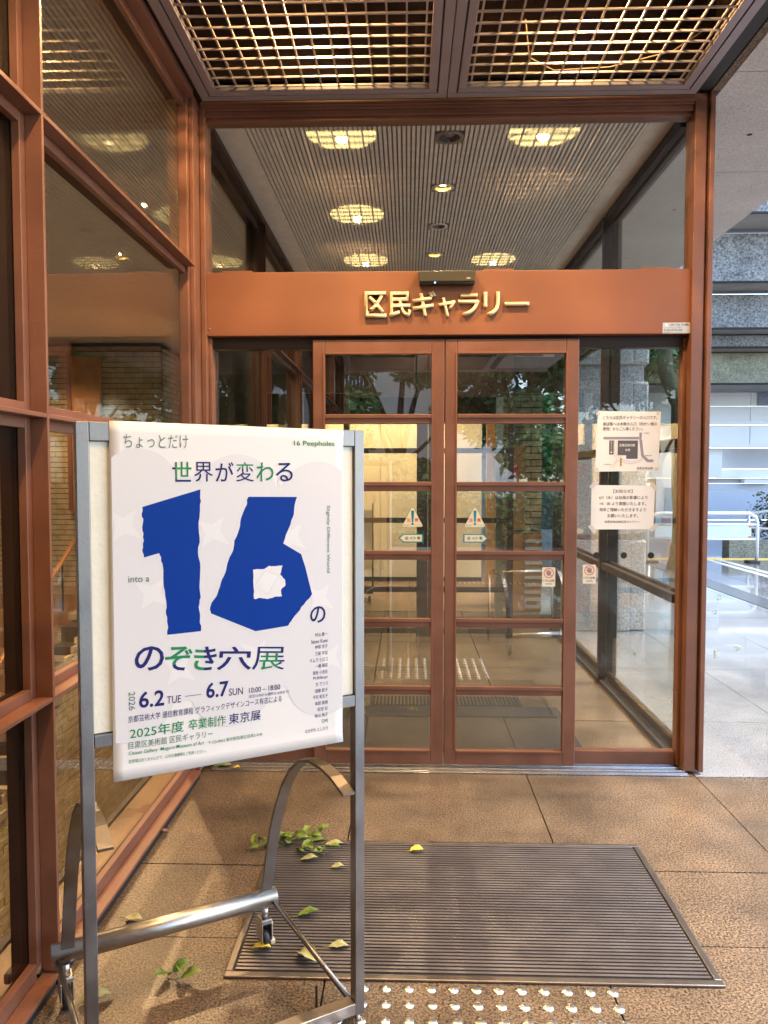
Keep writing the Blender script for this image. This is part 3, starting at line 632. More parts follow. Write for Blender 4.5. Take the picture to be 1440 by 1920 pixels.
# face toward -Y: u along +X => outward normal is -y local
brick_wall('back_brick_wall', 'dark buff brick wall at the back of the stair hall facing the glass', -7.942, 10.0, 1, 0, 4.74, -.06, 3.13, lambda u, z: abs(u - 3.7) + abs(z - 1.6), lim=298)
# face toward +X: u along +Y
brick_wall('low_brick_wall', 'long low brick wall beside the descending stairs below the left glass', -3.2, 1.942, 0, 1, 8.058, -3.1, -.05, lambda u, z: abs(u - 5.0) * .6 + abs(z + 1.9), zf=lambda u: min(-.05, -2.75 + max(0, (u + 2 - 4.4)) * .62 + .72), lim=298)
brick_wall('corner_brick_wall', 'brick return wall running back from the corner of the stair hall', -3.2, 10.0, 0, 1, 5.451, -3.1, 3.13, lambda u, z: u + abs(z - 1.5) * .3, lim=200)
cap = MB()
for k in range(24):
    u = k * .25; y = 4.4 + u; z = -2.75 + .62 * u + .72 - .10
    if z < -.05: cap.box(-3.44, -3.17, y, y + .245, z + .06, z + .12)
tag(cap.build('wall_coping', stone('coping', (.2, .17, .12), (.42, .36, .26), 100)), 'stepped stone coping on top of the low brick wall by the stairs', 'coping')
st = empty('staircase', (-5, 7, 0), label='brown staircase descending behind the low brick wall', cat='staircase')
for k in range(17):
    yy = 9.35 - .29 * k; z = -.06 - .18 * (k + 1)
    MB().box(-7.9, -3.45, yy - .29, yy, z - .05, z).box(-7.9, -3.45, yy - .02, yy - .003, z + .0005, z + .18).build('step', woodfl, st)
    B('nosing', mat('nosing', (.2, .16, .11), .5) if k == 0 else bpy.data.materials['nosing'], st, -7.9, -3.45, yy - .30, yy - .262, z + .0005, z + .012)
hr = empty('handrail', (-4.2, 8, 0), label='orange brown wooden handrail sloping down beside the stairs', cat='handrail')
MB().tube([(-4.2, 9.9, .72), (-4.2, 9.5, .55), (-4.2, 5.2, -2.05)], .028, 10).build('rail', wood, hr)
for y in (9.2, 8.0, 6.8, 5.6): MB().tube([(-4.2, y, .55 - (9.5 - y) * .605), (-4.2, y, .55 - (9.5 - y) * .605 - .8)], .012, 8).build('rail_post', paint_shade, hr)
for z, lb_ in ((1.62, 'upper of two wooden rails along the far brick wall'), (1.30, 'lower of two wooden rails along the far brick wall')):
    tag(B('wall_rail', wood, None, -7.8, -5.15, 9.90, 9.95, z, z + .09, bevel=.01), lb_, 'handrail')
dp_ = empty('wall_door_panel', (-4.15, 9.9, 0), label='narrow brown door panel with pinned papers on the far brick wall', cat='door')
MB().box(-4.36, -3.98, 9.90, 9.965, .95, 2.95).build('panel', wood, dp_, bevel=.01); MB().box(-4.42, -4.365, 9.90, 9.965, .95, 3.0).build('panel_frame', paint, dp_, bevel=.005)
B('pinned_paper', paper2, dp_, -4.33, -4.12, 9.892, 9.899, 1.62, 1.84); B('pinned_paper', paper2, dp_, -4.3, -4.10, 9.892, 9.899, 1.87, 1.91)
# shell of the museum building round the hall and lobby
bs = empty('museum_walls', (0, 8, 0), label='plaster walls enclosing the stair hall and gallery lobby', cat='wall')
plaster = mat('plaster', (.5, .46, .38), .8, var=.05, vs=2)
B('wall', plaster, bs, -8.3, -8.0, -5.3, 16, -3.2, 3.61); B('wall', plaster, bs, -7.99, -1.08, -5.3, -5.1, -3.2, 3.61); B('wall', plaster, bs, -7.99, 1.6, 15.7, 15.95, -3.2, 3.61)
# ------------------------------------------------------------------ lobby interior
lf = empty('lobby_floor', (0, 6, 0), kind='structure')
B('lobby_mat', mat('dark carpet mat', (.035, .03, .025), .9, var=.25, vs=40, bump=.5, bs=300), lf, -.80, .90, 3.86, 4.60, .0005, .010)
gr = MB().box(-.22, .70, 4.62, 4.84, .0005, .003); gr.build('floor_grating', matgap, lf)
gs = MB()
for k in range(40): gs.box(-.20 + .0225 * k, -.192 + .0225 * k, 4.635, 4.825, .0035, .008)
gs.build('grating_bars', matfr, lf, kind='stuff')
B('bulkhead', paint_shade, lf, -2.4, 1.3, 8.7, 8.76, 1.99, 3.12)
B('gallery_floor', woodfl, lf, -1.0, 1.3, 7.9, 15.6, -.02, .006)
# inner sliding doors
idr = empty('inner_door_frame', (.16, 6.62, 0), label='dark inner door frame across the lobby behind the entrance doors', cat='door frame')
iy = 6.62
for xa, xb in ((-1.0, -.93), (-.55, -.50), (.08, .175), (.178, .27), (.86, .91), (1.25, 1.32)): B('stile', paint_shade, idr, xa, xb, iy, iy + .05, .01, 3.1, bevel=.003)
B('head_rail', paint_shade, idr, -.93, 1.25, iy + .051, iy + .11, 2.12, 2.42, bevel=.003)
for xa, xb in ((-.5, .08), (.27, .86)):
    for z in (2.1, 1.62, 1.02, .42, .06): B('rail', paint_shade, idr, xa + .0005, xb - .0005, iy + .005, iy + .045, z - .022, z + .022, bevel=.002)
    B('glass_pane', clear, idr, xa, xb, iy + .022, iy + .028, .0, 2.1)
# gallery beyond
gw = empty('gallery_wall', (-.6, 10, 0), label='warmly lit cream exhibition wall panels beyond the inner doors', cat='wall')
for xa, xb in ((-2.4, -1.25), (-1.245, -.36), (-.355, .25), (.255, .98)):
    B('wall_panel', cream, gw, xa, xb, 10.2, 10.3, .0, 3.1, bevel=.002)
B('skirting', paint_shade, gw, -2.4, .98, 10.185, 10.199, .0, .06)
B('wall_panel', wood, gw, .985, 1.30, 9.6, 9.7, 0, 3.1)
for x, w_ in ((-.9, 46), (-.1, 56), (.62, 12)):
    e = empty('gallery_spotlight', (x, 9.15, 3.05), label='%s ceiling spotlight washing the cream gallery wall' % {-.9: 'left', -.1: 'middle', .62: 'right'}[x], cat='spotlight', group='gallery spotlights')
    MB().lathe([(.045, -.06), (.05, .06), (.03, .08)], 20).build('spot_can', paint_shade, e, local=True); MB().lathe([(.0001, -.045), (.044, -.045)], 20).build('bulb', bulb, e, local=True)
    l = lamp('lamp_light', (x, 9.15, 2.985), w_, (1, .66, .34), 110, .6, .04, e); l.rotation_euler = (R_(28), 0, 0)
# rolling panel stand in the gallery
rs = empty('rolling_panel_stand', (-.62, 8.6, 0), label='small rolling stand with cream panel in front of the gallery wall', cat='stand')
B('panel', cream, rs, -.78, -.40, 8.58, 8.6, .35, 1.02); B('frame_bar', paint_shade, rs, -.80, -.785, 8.57, 8.61, .12, 1.1); B('frame_bar', paint_shade, rs, -.395, -.38, 8.57, 8.61, .12, 1.1)
B('panel_notice', greyp, rs, -.62, -.54, 8.572, 8.579, .62, .8); B('shelf', paint_shade, rs, -.8, -.38, 8.45, 8.75, .10, .13)
for x in (-.77, -.42): MB().lathe([(.0001, -.012), (.035, -.012), (.035, .012), (.0001, .012)], 14, Matrix.Translation((x, 8.5, .036)) @ Matrix.Rotation(pi / 2, 4, 'Y')).build('wheel', rubber, rs)
# brick pier and boards at the right of the lobby
brick_wall('lobby_brick_pier', 'buff brick pier at the right of the lobby seen through the right door leaf', .95, 8.2, 1, 0, .474, 0, 3.12, lambda u, z: abs(z - 1.2), lim=100)
brick_wall('lobby_side_brick_wall', 'brick wall running back along the right side of the gallery lobby', 1.33, 8.0, 0, -1, 1.25, 0, 3.12, lambda u, z: abs(z - 1.2) + u * .2, lim=240) if False else None
B('lobby_post', mat('grey green post', (.30, .34, .33), .4, var=.05), None, .87, .94, 7.6, 7.66, 0, 3.1)
tag(bpy.data.objects['lobby_post'], 'pale grey green metal post standing in the lobby behind the inner door', 'post')
kb = empty('key_cabinet', (1.1, 7.4, 0), label='wooden notice cabinet with red label beside the brick pier', cat='cabinet')
B('cabinet_body', wood, kb, .95, 1.12, 7.35, 7.5, .9, 1.7, bevel=.01); B('red_label', ink_red, kb, 1.0, 1.04, 7.342, 7.349, 1.4, 1.52); B('cabinet_base', wood, kb, .95, 1.28, 7.35, 7.5, .1, .85, bevel=.01)
vn = MB()
for k in range(10): vn.box(1.12, 1.28, 7.33 , 7.349, .14 + k * .07, .17 + k * .07)
vn.build('louvre', greyp, kb, kind='stuff')

# ------------------------------------------------------------------ right side exterior: column, tree, neighbouring building, barrier
gc = empty('granite_column', (1.75, 7.1, 0), label='square grey granite column seen through the porch glass', cat='column')
zb = [0, .045, .83, 2.36, 3.14]
B('core', granite, gc, 1.47, 2.12, 7.02, 7.8, 0, 3.14)
for a, b in zip([.002, .875, 2.395], [.825, 2.245, 3.139]):
    B('block', granite, gc, 1.44, 2.005, 6.955, 7.0195, a, b, bevel=.006)
    B('block', granite, gc, 2.006, 2.155, 6.975, 7.83, a, b, bevel=.02)
# tree
def foliage_mesh(n, blobs, size):
    m = MB()
    for _ in range(n):
        c, r = random.choice(blobs); d = Vector((random.gauss(0, 1), random.gauss(0, 1), random.gauss(0, 1))).normalized() * (random.random() ** .45)
        p = Vector(c) + Vector((d.x * r[0], d.y * r[1], d.z * r[2]))
        a = Vector((random.gauss(0, 1), random.gauss(0, 1), random.gauss(0, .5) - .3)).normalized(); b = a.orthogonal().normalized(); b = Matrix.Rotation(random.random() * 6.28, 3, a) @ b
        s = size * random.uniform(.6, 1.3)
        m.add([p, p + a * s * .5 + b * s * .24, p + a * s, p + a * s * .5 - b * s * .24], [(0, 1, 2, 3)])
    return m
def tree(name, x, y, trunk_h, r0, limbs, blobs, nleaf, label, size=.11, bm=bark, grp=None):
    e = empty(name, (x, y, 0), label=label, cat='tree', group=grp)
    t = MB()
    for path, ra, rb in limbs:
        k = len(path); P = []; Rr = []
        for i in range(k - 1):
            for s in range(4): f = s / 4; P.append(Vector(path[i]).lerp(Vector(path[i + 1]), f)); Rr.append(ra + (rb - ra) * (i + f) / (k - 1))
        P.append(Vector(path[-1])); Rr.append(rb)
        P = [p + Vector((random.uniform(-.01, .01), random.uniform(-.01, .01), 0)) for p in P]
        t.tube(P, Rr, 12)
    t.build('trunk', bm, e, local=True)
    foliage_mesh(nleaf, blobs, size).build('crown', foliage, e, local=True, kind='stuff')
    return e
# the street tree: base (4.05,11.5); fork at 2.65 m
tree('street_tree', 4.08, 11.6, 2.6, .12, [([(0, 0, 0), (.02, 0, .9), (-.03, 0, 1.8), (-.04, 0, 2.6)], .145, .125), ([(-.04, 0, 2.45), (-.26, 0, 2.95), (-.32, 0, 3.5), (-.24, 0, 4.4), (-.4, .1, 8)], .125, .07), ([(-.04, 0, 2.45), (.20, .05, 3.0), (.30, .1, 3.8), (.34, .1, 5.2), (.5, .1, 8)], .12, .07), ([(0, 0, -.02), (0, 0, .12), (.01, 0, .4)], .21, .14)],
     [((-.5, .3, 9.2), (1.8, 1.6, 1.0)), ((1.0, 0, 9.2), (1.5, 1.5, .9)), ((.2, 0, 10), (1.4, 1.4, .9))], 5000, 'mossy forked street tree standing on the paving beyond the granite column', bm=barkm)
# trees hidden behind the column, mirrored in the left glass; and trees behind the viewer mirrored in the doors
def lush(name, x, y, h, label, n=17000, low=.9, spread=2.3, grp='trees across the path mirrored in the door glass', size=.19):
    random.seed(int(abs(x * 10) + abs(y * 7)))
    bl_ = [((random.uniform(-spread, spread) * .7, random.uniform(-.9, .9), random.uniform(low + .4, h)), (random.uniform(.5, 1.0), random.uniform(.5, .9), random.uniform(.35, .7))) for _ in range(15)]
    lm = [([(0, 0, 0), (.08, 0, 1.2), (0, .05, 2.2), (.1, 0, h * .8)], .15, .05)]
    for b, _ in bl_[:7]: lm.append(([(0, 0, random.uniform(1.1, 2.2)), (b[0] * .5, b[1] * .5, b[2] * .75), b], .06, .015))
    tree(name, x, y, 0, 0, lm, bl_, n, label, size=size, grp=grp)
lush('garden_tree', -.2, -9.8, 4.8, 'broad dark leaved tree directly behind the viewer, mirrored in the left door leaf')
lush('garden_tree', 2.6, -9.2, 5.0, 'tall dark leaved tree right of the path, mirrored in the right door leaf', low=.9)
lush('garden_tree', -3.3, -9.4, 5.0, 'leafy tree at the left end of the garden row, mirrored in the left side glass')
lush('garden_tree', 5.6, -10.2, 5.2, 'bushy tree at the right end of the garden row behind the viewer')
lush('garden_tree', 3.1, 15.2, 4.8, 'leafy tree standing behind the granite column, nearest to it', grp='trees behind the granite column', low=1.4)
lush('garden_tree', 4.9, 19.5, 5.2, 'second leafy tree farther behind the granite column', grp='trees behind the granite column', low=1.6)
random.seed(11)
gh = empty('added_hedge', (.5, -8.2, 0), label='long low hedge added behind the viewer to darken the door reflections', cat='hedge')  # added hedge, blocks the bright paving that would mirror in the door glass
foliage_mesh(26000, [((-7 + k * .6, random.uniform(-.15, .15), .38 + .45 * j), (.6, .5, .4)) for k in range(26) for j in range(2)], .13).build('leaves', foliage, gh, local=True, kind='stuff')
MB().box(-7, 8.6, -.25, .25, 0, .95).build('hedge_core', bark, gh, local=True)
# apartment building behind the viewer
ab = empty('apartment_building', (-2, -15, 0), label='beige apartment block with white balcony railings across the garden behind the viewer', cat='building')
apb = mat('beige render', (.42, .40, .35), .8, var=.06, vs=1); win = mat('dark window', (.05, .06, .075), .1)
B('wall', apb, ab, -9, .9, -18, -14.5, 0, 12); B('wall', whitep, ab, .95, 3.2, -17.5, -15.2, 0, 9)
for fl in range(4):
    z = .25 + fl * 2.9
    for x in (-7.2, -4.6, -2.0): B('window', win, ab, x - .9, x + .9, -14.49, -14.44, z + .35, z + 2.1); B('window_frame', whitep, ab, x - .02, x + .02, -14.435, -14.42, z + .35, z + 2.1)
    B('balcony_slab', apb, ab, -8.9, -.7, -14.43, -13.5, z - .15, z)
    B('balcony_beam', apb, ab, -8.9, -.7, -13.6, -13.5, z + 2.4, z + 2.7)
    rl = MB().box(-8.85, -.75, -13.58, -13.54, z + 1.08, z + 1.13).box(-8.85, -.75, -13.58, -13.54, z + .1, z + .13)
    for k in range(80): rl.box(-8.8 + k * .1, -8.785 + k * .1, -13.57, -13.55, z + .13, z + 1.08)
    rl.build('balcony_railing', whitep, ab, kind='stuff')

# neighbouring building with stepped rough concrete bands over white cladding
nb = empty('neighbour_building', (9, 17, 0), label='neighbouring building with stepped rough concrete bands over white cladding', cat='building')
sc = 1.54
st_ = [(8.6, 4.27, 12), (9.1, 3.65, 4.19), (9.47, 3.19, 3.58), (9.79, 3.016, 3.15), (10.09, 2.6, 2.98)]
def up(z): return 1.4 + (z - 1.4) * sc
prev = None
for i, (Yb, zl, zt) in enumerate(st_):
    Y_ = Yb * sc; Yn = (st_[i + 1][0] if i < 4 else 11.06) * sc
    m_ = green_c if i == 4 else rough_c
    xs = [1.5 + k * 3.4 for k in range(7)]
    for a, b in zip(xs[:-1], xs[1:]): B('rough_band', m_, nb, a + .004, b - .004, Y_, Y_ + .3, up(zl), up(zt))
    B('ledge_soffit', smooth_c, nb, 1.5, 22, Y_ + .02, Yn + .30, up(zl) - .03, up(zl) - .002)
    B('drip_edge', blackp, nb, 1.5, 22, Y_ - .01, Y_ + .019, up(zl) - .04, up(zl) - .003)
WY = 17.05
def zy(y, Y=WY): return 1.4 + (893 - y) / 1442 * Y
cl = [(737, 763.5), (764.5, 792), (799, 834)]
for a, b in cl:
    for xa, xb in ((1.5, 4.6), (4.61, 7.45) , (7.46, 11.5), (11.51, 16)):
        B('cladding_panel', whitep, nb, xa + .006, xb - .006, WY, WY + .1, zy(b), zy(a))
B('ledge', whitep, nb, 1.5, 16, WY - .12, WY - .002, zy(798), zy(793)); B('ledge', whitep, nb, 1.5, 16, WY - .25, WY - .002, zy(840), zy(835))
B('vent_grille', mat('blue grey vent', (.22, .27, .36), .5, var=.2, vs=25), nb, 7.60, 7.90, WY - .03, WY - .003, zy(763), zy(740))
for xa, xb in ((6.87, 8.1), (8.11, 9.6), (9.61, 12), (12.01, 16)): B('recessed_panel', greyp, nb, xa, xb, WY + .25, WY + .3, zy(879), zy(841))
B('recessed_panel', whitep, nb, 6.87, 16, WY + .20, WY + .3, zy(897), zy(880)); B('pier', whitep, nb, 1.5, 6.868, WY + .0, WY + .4, zy(896), zy(841))
B('lower_beam', greyp, nb, 1.5, 16, WY + .3, WY + .5, zy(906), zy(897.5)); B('fluorescent_fitting', whitep, nb, 7.4, 8.02, WY + .1, WY + .29, zy(906), zy(899))
for a, b in ((907, 919), (920, 975), (976, 1030)): B('shutter_panel', mat('pale blue panel', (.55, .62, .74), .5, var=.03) if a == 907 else bpy.data.materials['pale blue panel'], nb, 6.0, 16, WY + .31, WY + .4, zy(b - .5) if b < 1030 else 0, zy(a))
B('dark_recess', mat('garage dark', (.06, .065, .07), .6, var=.4, vs=3), nb, 1.5, 5.35, WY + .5, WY + .6, 0, zy(897)); B('post', whitep, nb, 5.42, 5.82, WY - .1, WY + .25, 0, zy(897))
B('blue_sign', mat('blue sign', (.1, .4, .6), .5), nb, 5.6, 5.78, WY - .13, WY - .101, .55, 1.15); B('pink_sign', mat('pink sign', (.75, .45, .42), .5), nb, 5.56, 5.74, WY - .13, WY - .101, .0, .5)
B('base_wall', greyp, nb, 1.5, 5.5, WY - .6, WY - .3, 0, .25)
# white tubular barrier with sign board
ba = empty('white_barrier', (4.6, 12.6, 0), label='white tubular barrier with a blank board standing on the wet paving', cat='barrier')
wt = mat('white barrier paint', (.8, .82, .82), .35, var=.04)
X1 = 5.66; X0 = 3.9; Yb = 12.6
MB().tube([(X1, Yb, .0), (X1, Yb, .66), (X1 - .03, Yb, .74), (X1 - .12, Yb, .795), (X1 - .2, Yb, .80), (X0 + .2, Yb, .80), (X0 + .08, Yb, .77), (X0, Yb, .68), (X0, Yb, 0)], .028, 12).build('tube_frame', wt, ba)
MB().tube([(X0, Yb, .62), (X1, Yb, .62)], .02, 10).tube([(X0, Yb, .385), (X1, Yb, .385)], .02, 10).build('cross_rail', wt, ba)
B('sign_board', mat('pale board', (.66, .78, .82), .5, var=.03), ba, X0 + .12, X1 - .10, Yb - .012, Yb + .012, .41, .60)
B('foot', rubber, ba, X1 - .16, X1 + .02, Yb - .1, Yb + .1, .0005, .035, bevel=.01); B('foot', rubber, ba, X0 - .02, X0 + .16, Yb - .1, Yb + .1, .0005, .035, bevel=.01)
for z in (.42, .59): B('clip', mat('orange clip', (.7, .25, .06), .6) if z == .42 else bpy.data.materials['orange clip'], ba, X1 - .14, X1 - .10, Yb - .02, Yb + .014, z - .015, z + .015)
# ramp wall and handrail behind, hedge
tag(MB().prism([(5.55, 0), (9.5, 0), (9.5, .12), (5.55, .32)], 13.4, 13.7).build('ramp_wall', stone('mossy ramp wall', (.12, .14, .10), (.34, .35, .30), 30, rough=.8)), 'low mossy concrete ramp wall behind the white barrier', 'wall')
rr = empty('ramp_railing', (7, 13.45, 0), label='grey white tubular ramp railing sloping down behind the barrier', cat='railing')
MB().tube([(5.6, 13.45, .72), (7.6, 13.45, .98), (9.5, 13.45, 1.0)], .022, 8).tube([(5.9, 13.45, .52), (9.5, 13.45, .22)], .018, 8).build('rail', wt, rr)
for x in (5.9, 7.0, 8.1, 9.2): MB().tube([(x, 13.45, .1), (x, 13.45, .76 + min(x - 5.6, 2) * .12)], .018, 8).build('rail_post', wt, rr)
hg = empty('hedge', (8.2, 14.6, 0), label='clipped hedge with browned tips behind the ramp railing', cat='hedge')
foliage_mesh(9000, [((-1.3 + k * .45, random.uniform(-.1, .1), .32 + .2 * (j)), (.5, .45, .28)) for k in range(8) for j in range(4)], .075).build('leaves', foliage2, hg, local=True, kind='stuff')
foliage_mesh(900, [((-1.0 + k * .4, -.3, 1.05), (.5, .2, .06)) for k in range(8)], .07).build('brown_tips', mat('brown tips', (.30, .20, .06), .6), hg, local=True, kind='stuff')
# steel downpipes beyond the lobby glass
for x, lb_ in ((-1.5, 'left of two pale steel pipes beyond the lobby glass'), (-1.36, 'right of two pale steel pipes beyond the lobby glass')):
    tag(MB().tube([(x, 10.6, 0), (x, 10.6, 3.1)], .05, 14).build('steel_pipe', mat('pale pipe', (.5, .6, .68), .35, metal=.5) if x == -1.5 else bpy.data.materials['pale pipe'], None), lb_, 'pipe', 'steel pipes beyond the lobby glass')

# ------------------------------------------------------------------ poster stand
def caster(parent, x, y, brake):
    c = empty('caster', (x, y, 0)); c.parent = parent
    MB().tube([(0, 0, .125), (0, 0, .095)], .010, 10).build('caster_stem', zinc, c, local=True)
    MB().box(-.016, .016, -.018, .026, .080, .094).box(-.017, -.013, -.02, .03, .03, .082).box(.013, .017, -.02, .03, .03, .082).build('caster_fork', zinc, c, bevel=.003, local=True)
    Mw = Matrix.Translation((0, .008, .031)) @ Matrix.Rotation(pi / 2, 4, 'Y')
    MB().lathe([(.0001, -.010), (.022, -.010), (.029, -.009), (.031, -.004), (.031, .004), (.029, .009), (.022, .010), (.0001, .010)], 22, Mw).build('wheel', rubber, c, local=True)
    MB().lathe([(.0001, -.012), (.010, -.012), (.012, -.0101)], 14, Mw).build('wheel_hub', zinc, c, local=True)
    if brake: MB().box(.018, .026, .0, .014, .012, .075).box(.016, .032, -.004, .020, .006, .020).build('brake_lever', beige_pl, c, bevel=.003, local=True)
    return c
TH = R_(31.1)
ps = empty('poster_stand', (-.684, 1.570, 0), TH, label='weathered steel poster stand on casters with curved rear arms, left of the doors', cat='sign stand')
WD = .6725; pw = .026
def lb2(n, m, *b, bev=.0015): return B(n, m, ps, *b, bevel=bev, local=True)
lb2('post', steel, 0, pw, 0, .03, .018, 1.514); lb2('post', steel, WD - pw, WD, 0, .03, .018, 1.514)
lb2('top_rail', steel, pw + .0005, WD - pw - .0005, .0, .03, 1.474, 1.5138); lb2('lower_rail', steel, pw + .0005, WD - pw - .0005, .0, .03, .823, .851)
lb2('display_board', board, pw + .001, WD - pw - .001, .010, .022, .8515, 1.4735)
lb2('base_rail', steelp, pw + .0005, WD - pw - .0005, .0, .036, .022, .052)
for x in (.012, WD - .014): MB().tube([(x, .015, 0), (x, .015, .02)], .008, 10).build('foot_glide', zinc, ps, local=True)
for x in (.20, .58): lb2('back_peg', paint_shade, x, x + .006, .10, .106, .001, .06)
prof = [(-.002, .598), (.06, .622), (.115, .632), (.17, .632), (.22, .617), (.27, .578), (.315, .52), (.35, .45), (.378, .37), (.398, .28), (.408, .20), (.41, .168)]
def arm(x0, x1, name='curved_arm', parent=ps):
    m = MB(); t = .009; hw = .0165; n = len(prof); vs = []
    for i, (y, z) in enumerate(prof):
        a, b = prof[max(0, i - 1)], prof[min(n - 1, i + 1)]; d = Vector((b[0] - a[0], b[1] - a[1])).normalized(); nn = Vector((-d.y, d.x))
        cx = x0 + (x1 - x0) * i / (n - 1)
        for s, w_ in ((0, -1), (0, 1), (1, 1), (1, -1)): vs.append((cx + hw * w_, y + nn.x * t * s, z + nn.y * t * s))
    fs = [(i * 4 + k, i * 4 + (k + 1) % 4, i * 4 + 4 + (k + 1) % 4, i * 4 + 4 + k) for i in range(n - 1) for k in range(4)] + [(3, 2, 1, 0), tuple((n - 1) * 4 + k for k in range(4))]
    m.add(vs, fs); return m.build(name, steel, parent, bevel=.001, local=True)
arm(WD - .046, .560); arm(.045, .012)
MB().tube([(-.026, .432, .148), (.592, .418, .148)], .0265, 28).build('rear_pipe', steelp, ps, local=True)
MB().lathe([(.0001, 0), (.020, 0), (.0262, .002)], 20, Matrix.Translation((.594, .418, .148)) @ Matrix.Rotation(-pi / 2, 4, 'Y')).build('pipe_end', steel, ps, local=True)
MB().tube([(.580, .398, .142), (WD - .028, .035, .046)], .0075, 12).build('stay_rod', steel, ps, local=True)
MB().tube([(-.012, .408, .142), (.022, .035, .046)], .0075, 12).build('stay_rod', steel, ps, local=True)
caster(ps, .556, .412, True); caster(ps, .008, .418, False)

# poster sheet with gentle curl
po = empty('poster', (-.684, 1.570, 0), TH, label='white exhibition poster with a large torn blue number 16 on the steel stand', cat='poster')
pm = MB(); NX, NZ = 24, 32; vs = []; fs = []
def corner(u, v):      # u 0..1 left-right, v 0..1 top-bottom
    x = (.0665 + (.063 - .0665) * v) * (1 - u) + (.614 + (.609 - .614) * v) * u
    z = (1.5165 + (.7465 - 1.5165) * v) * (1 - u) + (1.5125 + (.7415 - 1.5125) * v) * u
    y = -.0022 - .0010 * abs(sin(u * 3.1 + v * 2)) - (.004 * max(0, v - .965) / .035)
    return (x, y, z)
for j in range(NZ + 1):
    for i in range(NX + 1): vs.append(corner(i / NX, j / NZ))
for j in range(NZ):
    for i in range(NX): a = j * (NX + 1) + i; fs.append((a, a + 1, a + NX + 2, a + NX + 1))
pm.add(vs, fs, True); sh = pm.build('poster_sheet', paperm, po, local=True)
sh.modifiers.new('thickness', 'SOLIDIFY').thickness = .0003
PY = -.0046
def poly(n, m, pts, y=PY): return MB().flat(pts, y).build(n, m, po, local=True)
# pale overlapping discs with star gaps
import itertools
def clipbox(pts, x0=.069, x1=.607, z0=.765, z1=1.508): return [(min(max(x, x0), x1), min(max(z, z0), z1)) for x, z in pts]
def arcs(cs, z_end):
    top = []
    for n_ in range(109):
        x = .069 + n_ * .005
        zz = [cz + math.sqrt(max(0, r * r - (x - cx) ** 2)) for cx, cz, r in cs if abs(x - cx) < r]
        top.append((x, max(zz) if zz else 1.40))
    bot = []
    for n_ in range(108, -1, -1):
        x = .069 + n_ * .005
        zz = [cz - math.sqrt(max(0, r * r - (x - cx) ** 2)) for cx, cz, r in z_end if abs(x - cx) < r]
        bot.append((x, min(zz) if zz else .90))
    return [(x, min(z, 1.5)) for x, z in top] + [(x, max(z, .77)) for x, z in bot]
poly('pale_disc_field', ink_grey, arcs([(.125, 1.375, .085), (.345, 1.355, .095), (.545, 1.335, .10)], [(.10, .92, .095), (.33, .925, .10), (.56, .915, .10)]), -.0040)
def star(cx, cz, a, b, rot=-38):
    pts = []
    for t in range(4):
        a0 = R_(rot + t * 90); a1 = R_(rot + t * 90 + 45); rr_ = a if t % 2 == 0 else b
        pts.append((cx + rr_ * cos(a0), cz + rr_ * sin(a0))); pts.append((cx + .4 * min(a, b) * cos(a1), cz + .4 * min(a, b) * sin(a1)))
    return clipbox(pts)
for cx, cz in ((.092, 1.295), (.285, 1.275), (.475, 1.255), (.150, 1.145), (.548, 1.105), (.575, .955), (.205, .972), (.385, .985)): poly('star_gap', ink_star, star(cx, cz, .050, .042), -.0043)
def rag(pts, n=3, amp=.0016, straight=()):
    out = []
    for i, p in enumerate(pts):
        q = pts[(i + 1) % len(pts)]; out.append(p)
        if i in straight: continue
        for s in range(1, n): f = s / n; out.append((p[0] + (q[0] - p[0]) * f + random.uniform(-amp, amp), p[1] + (q[1] - p[1]) * f + random.uniform(-amp, amp)))
    return out
one = [(.131, 1.334), (.258, 1.371), (.259, 1.344), (.256, 1.318), (.253, 1.292), (.255, 1.265), (.251, 1.231), (.256, 1.195), (.254, 1.161), (.256, 1.130), (.251, 1.108), (.254, 1.082), (.256, 1.053), (.181, 1.052), (.182, 1.075), (.179, 1.097), (.180, 1.123), (.177, 1.149), (.174, 1.179), (.173, 1.205), (.170, 1.222), (.166, 1.233), (.133, 1.225), (.130, 1.241), (.134, 1.262), (.131, 1.283), (.133, 1.304), (.130, 1.321)]
six = [(.370, 1.353), (.490, 1.351), (.483, 1.326), (.479, 1.303), (.469, 1.278), (.461, 1.262), (.454, 1.242), (.500, 1.214), (.511, 1.181), (.521, 1.142), (.528, 1.116), (.506, 1.092), (.490, 1.074), (.473, 1.055), (.465, 1.045), (.384, 1.040), (.279, 1.091), (.277, 1.104), (.284, 1.119), (.295, 1.136), (.302, 1.157), (.314, 1.183), (.321, 1.209), (.332, 1.231), (.335, 1.253), (.347, 1.280), (.352, 1.306), (.362, 1.329)]
hole = [(.379, 1.184), (.407, 1.184), (.417, 1.191), (.437, 1.189), (.452, 1.190), (.446, 1.168), (.458, 1.156), (.459, 1.142), (.448, 1.133), (.450, 1.117), (.431, 1.117), (.414, 1.113), (.397, 1.117), (.381, 1.116), (.380, 1.143)]
poly('torn_edge', ink_star, [(x - .003, z - .002) for x, z in one], PY + .0004); poly('torn_edge', ink_star, [(x - .0035, z - .001) for x, z in six], PY + .0004)
poly('digit_one', ink_blue, rag(one, straight=(0, 12, 21))); poly('digit_six', ink_blue, rag(six, straight=(0, 6, 7, 8, 9, 14, 15)))
poly('torn_hole', ink_star, rag(hole, amp=.0012), PY - .0004)
poly('torn_flap', ink_grey, [(.384, 1.150), (.408, 1.183), (.444, 1.168), (.416, 1.122)], PY - .0007)
poly('torn_flap', paperm, [(.386, 1.148), (.409, 1.179), (.440, 1.166), (.414, 1.125)], PY - .0009)
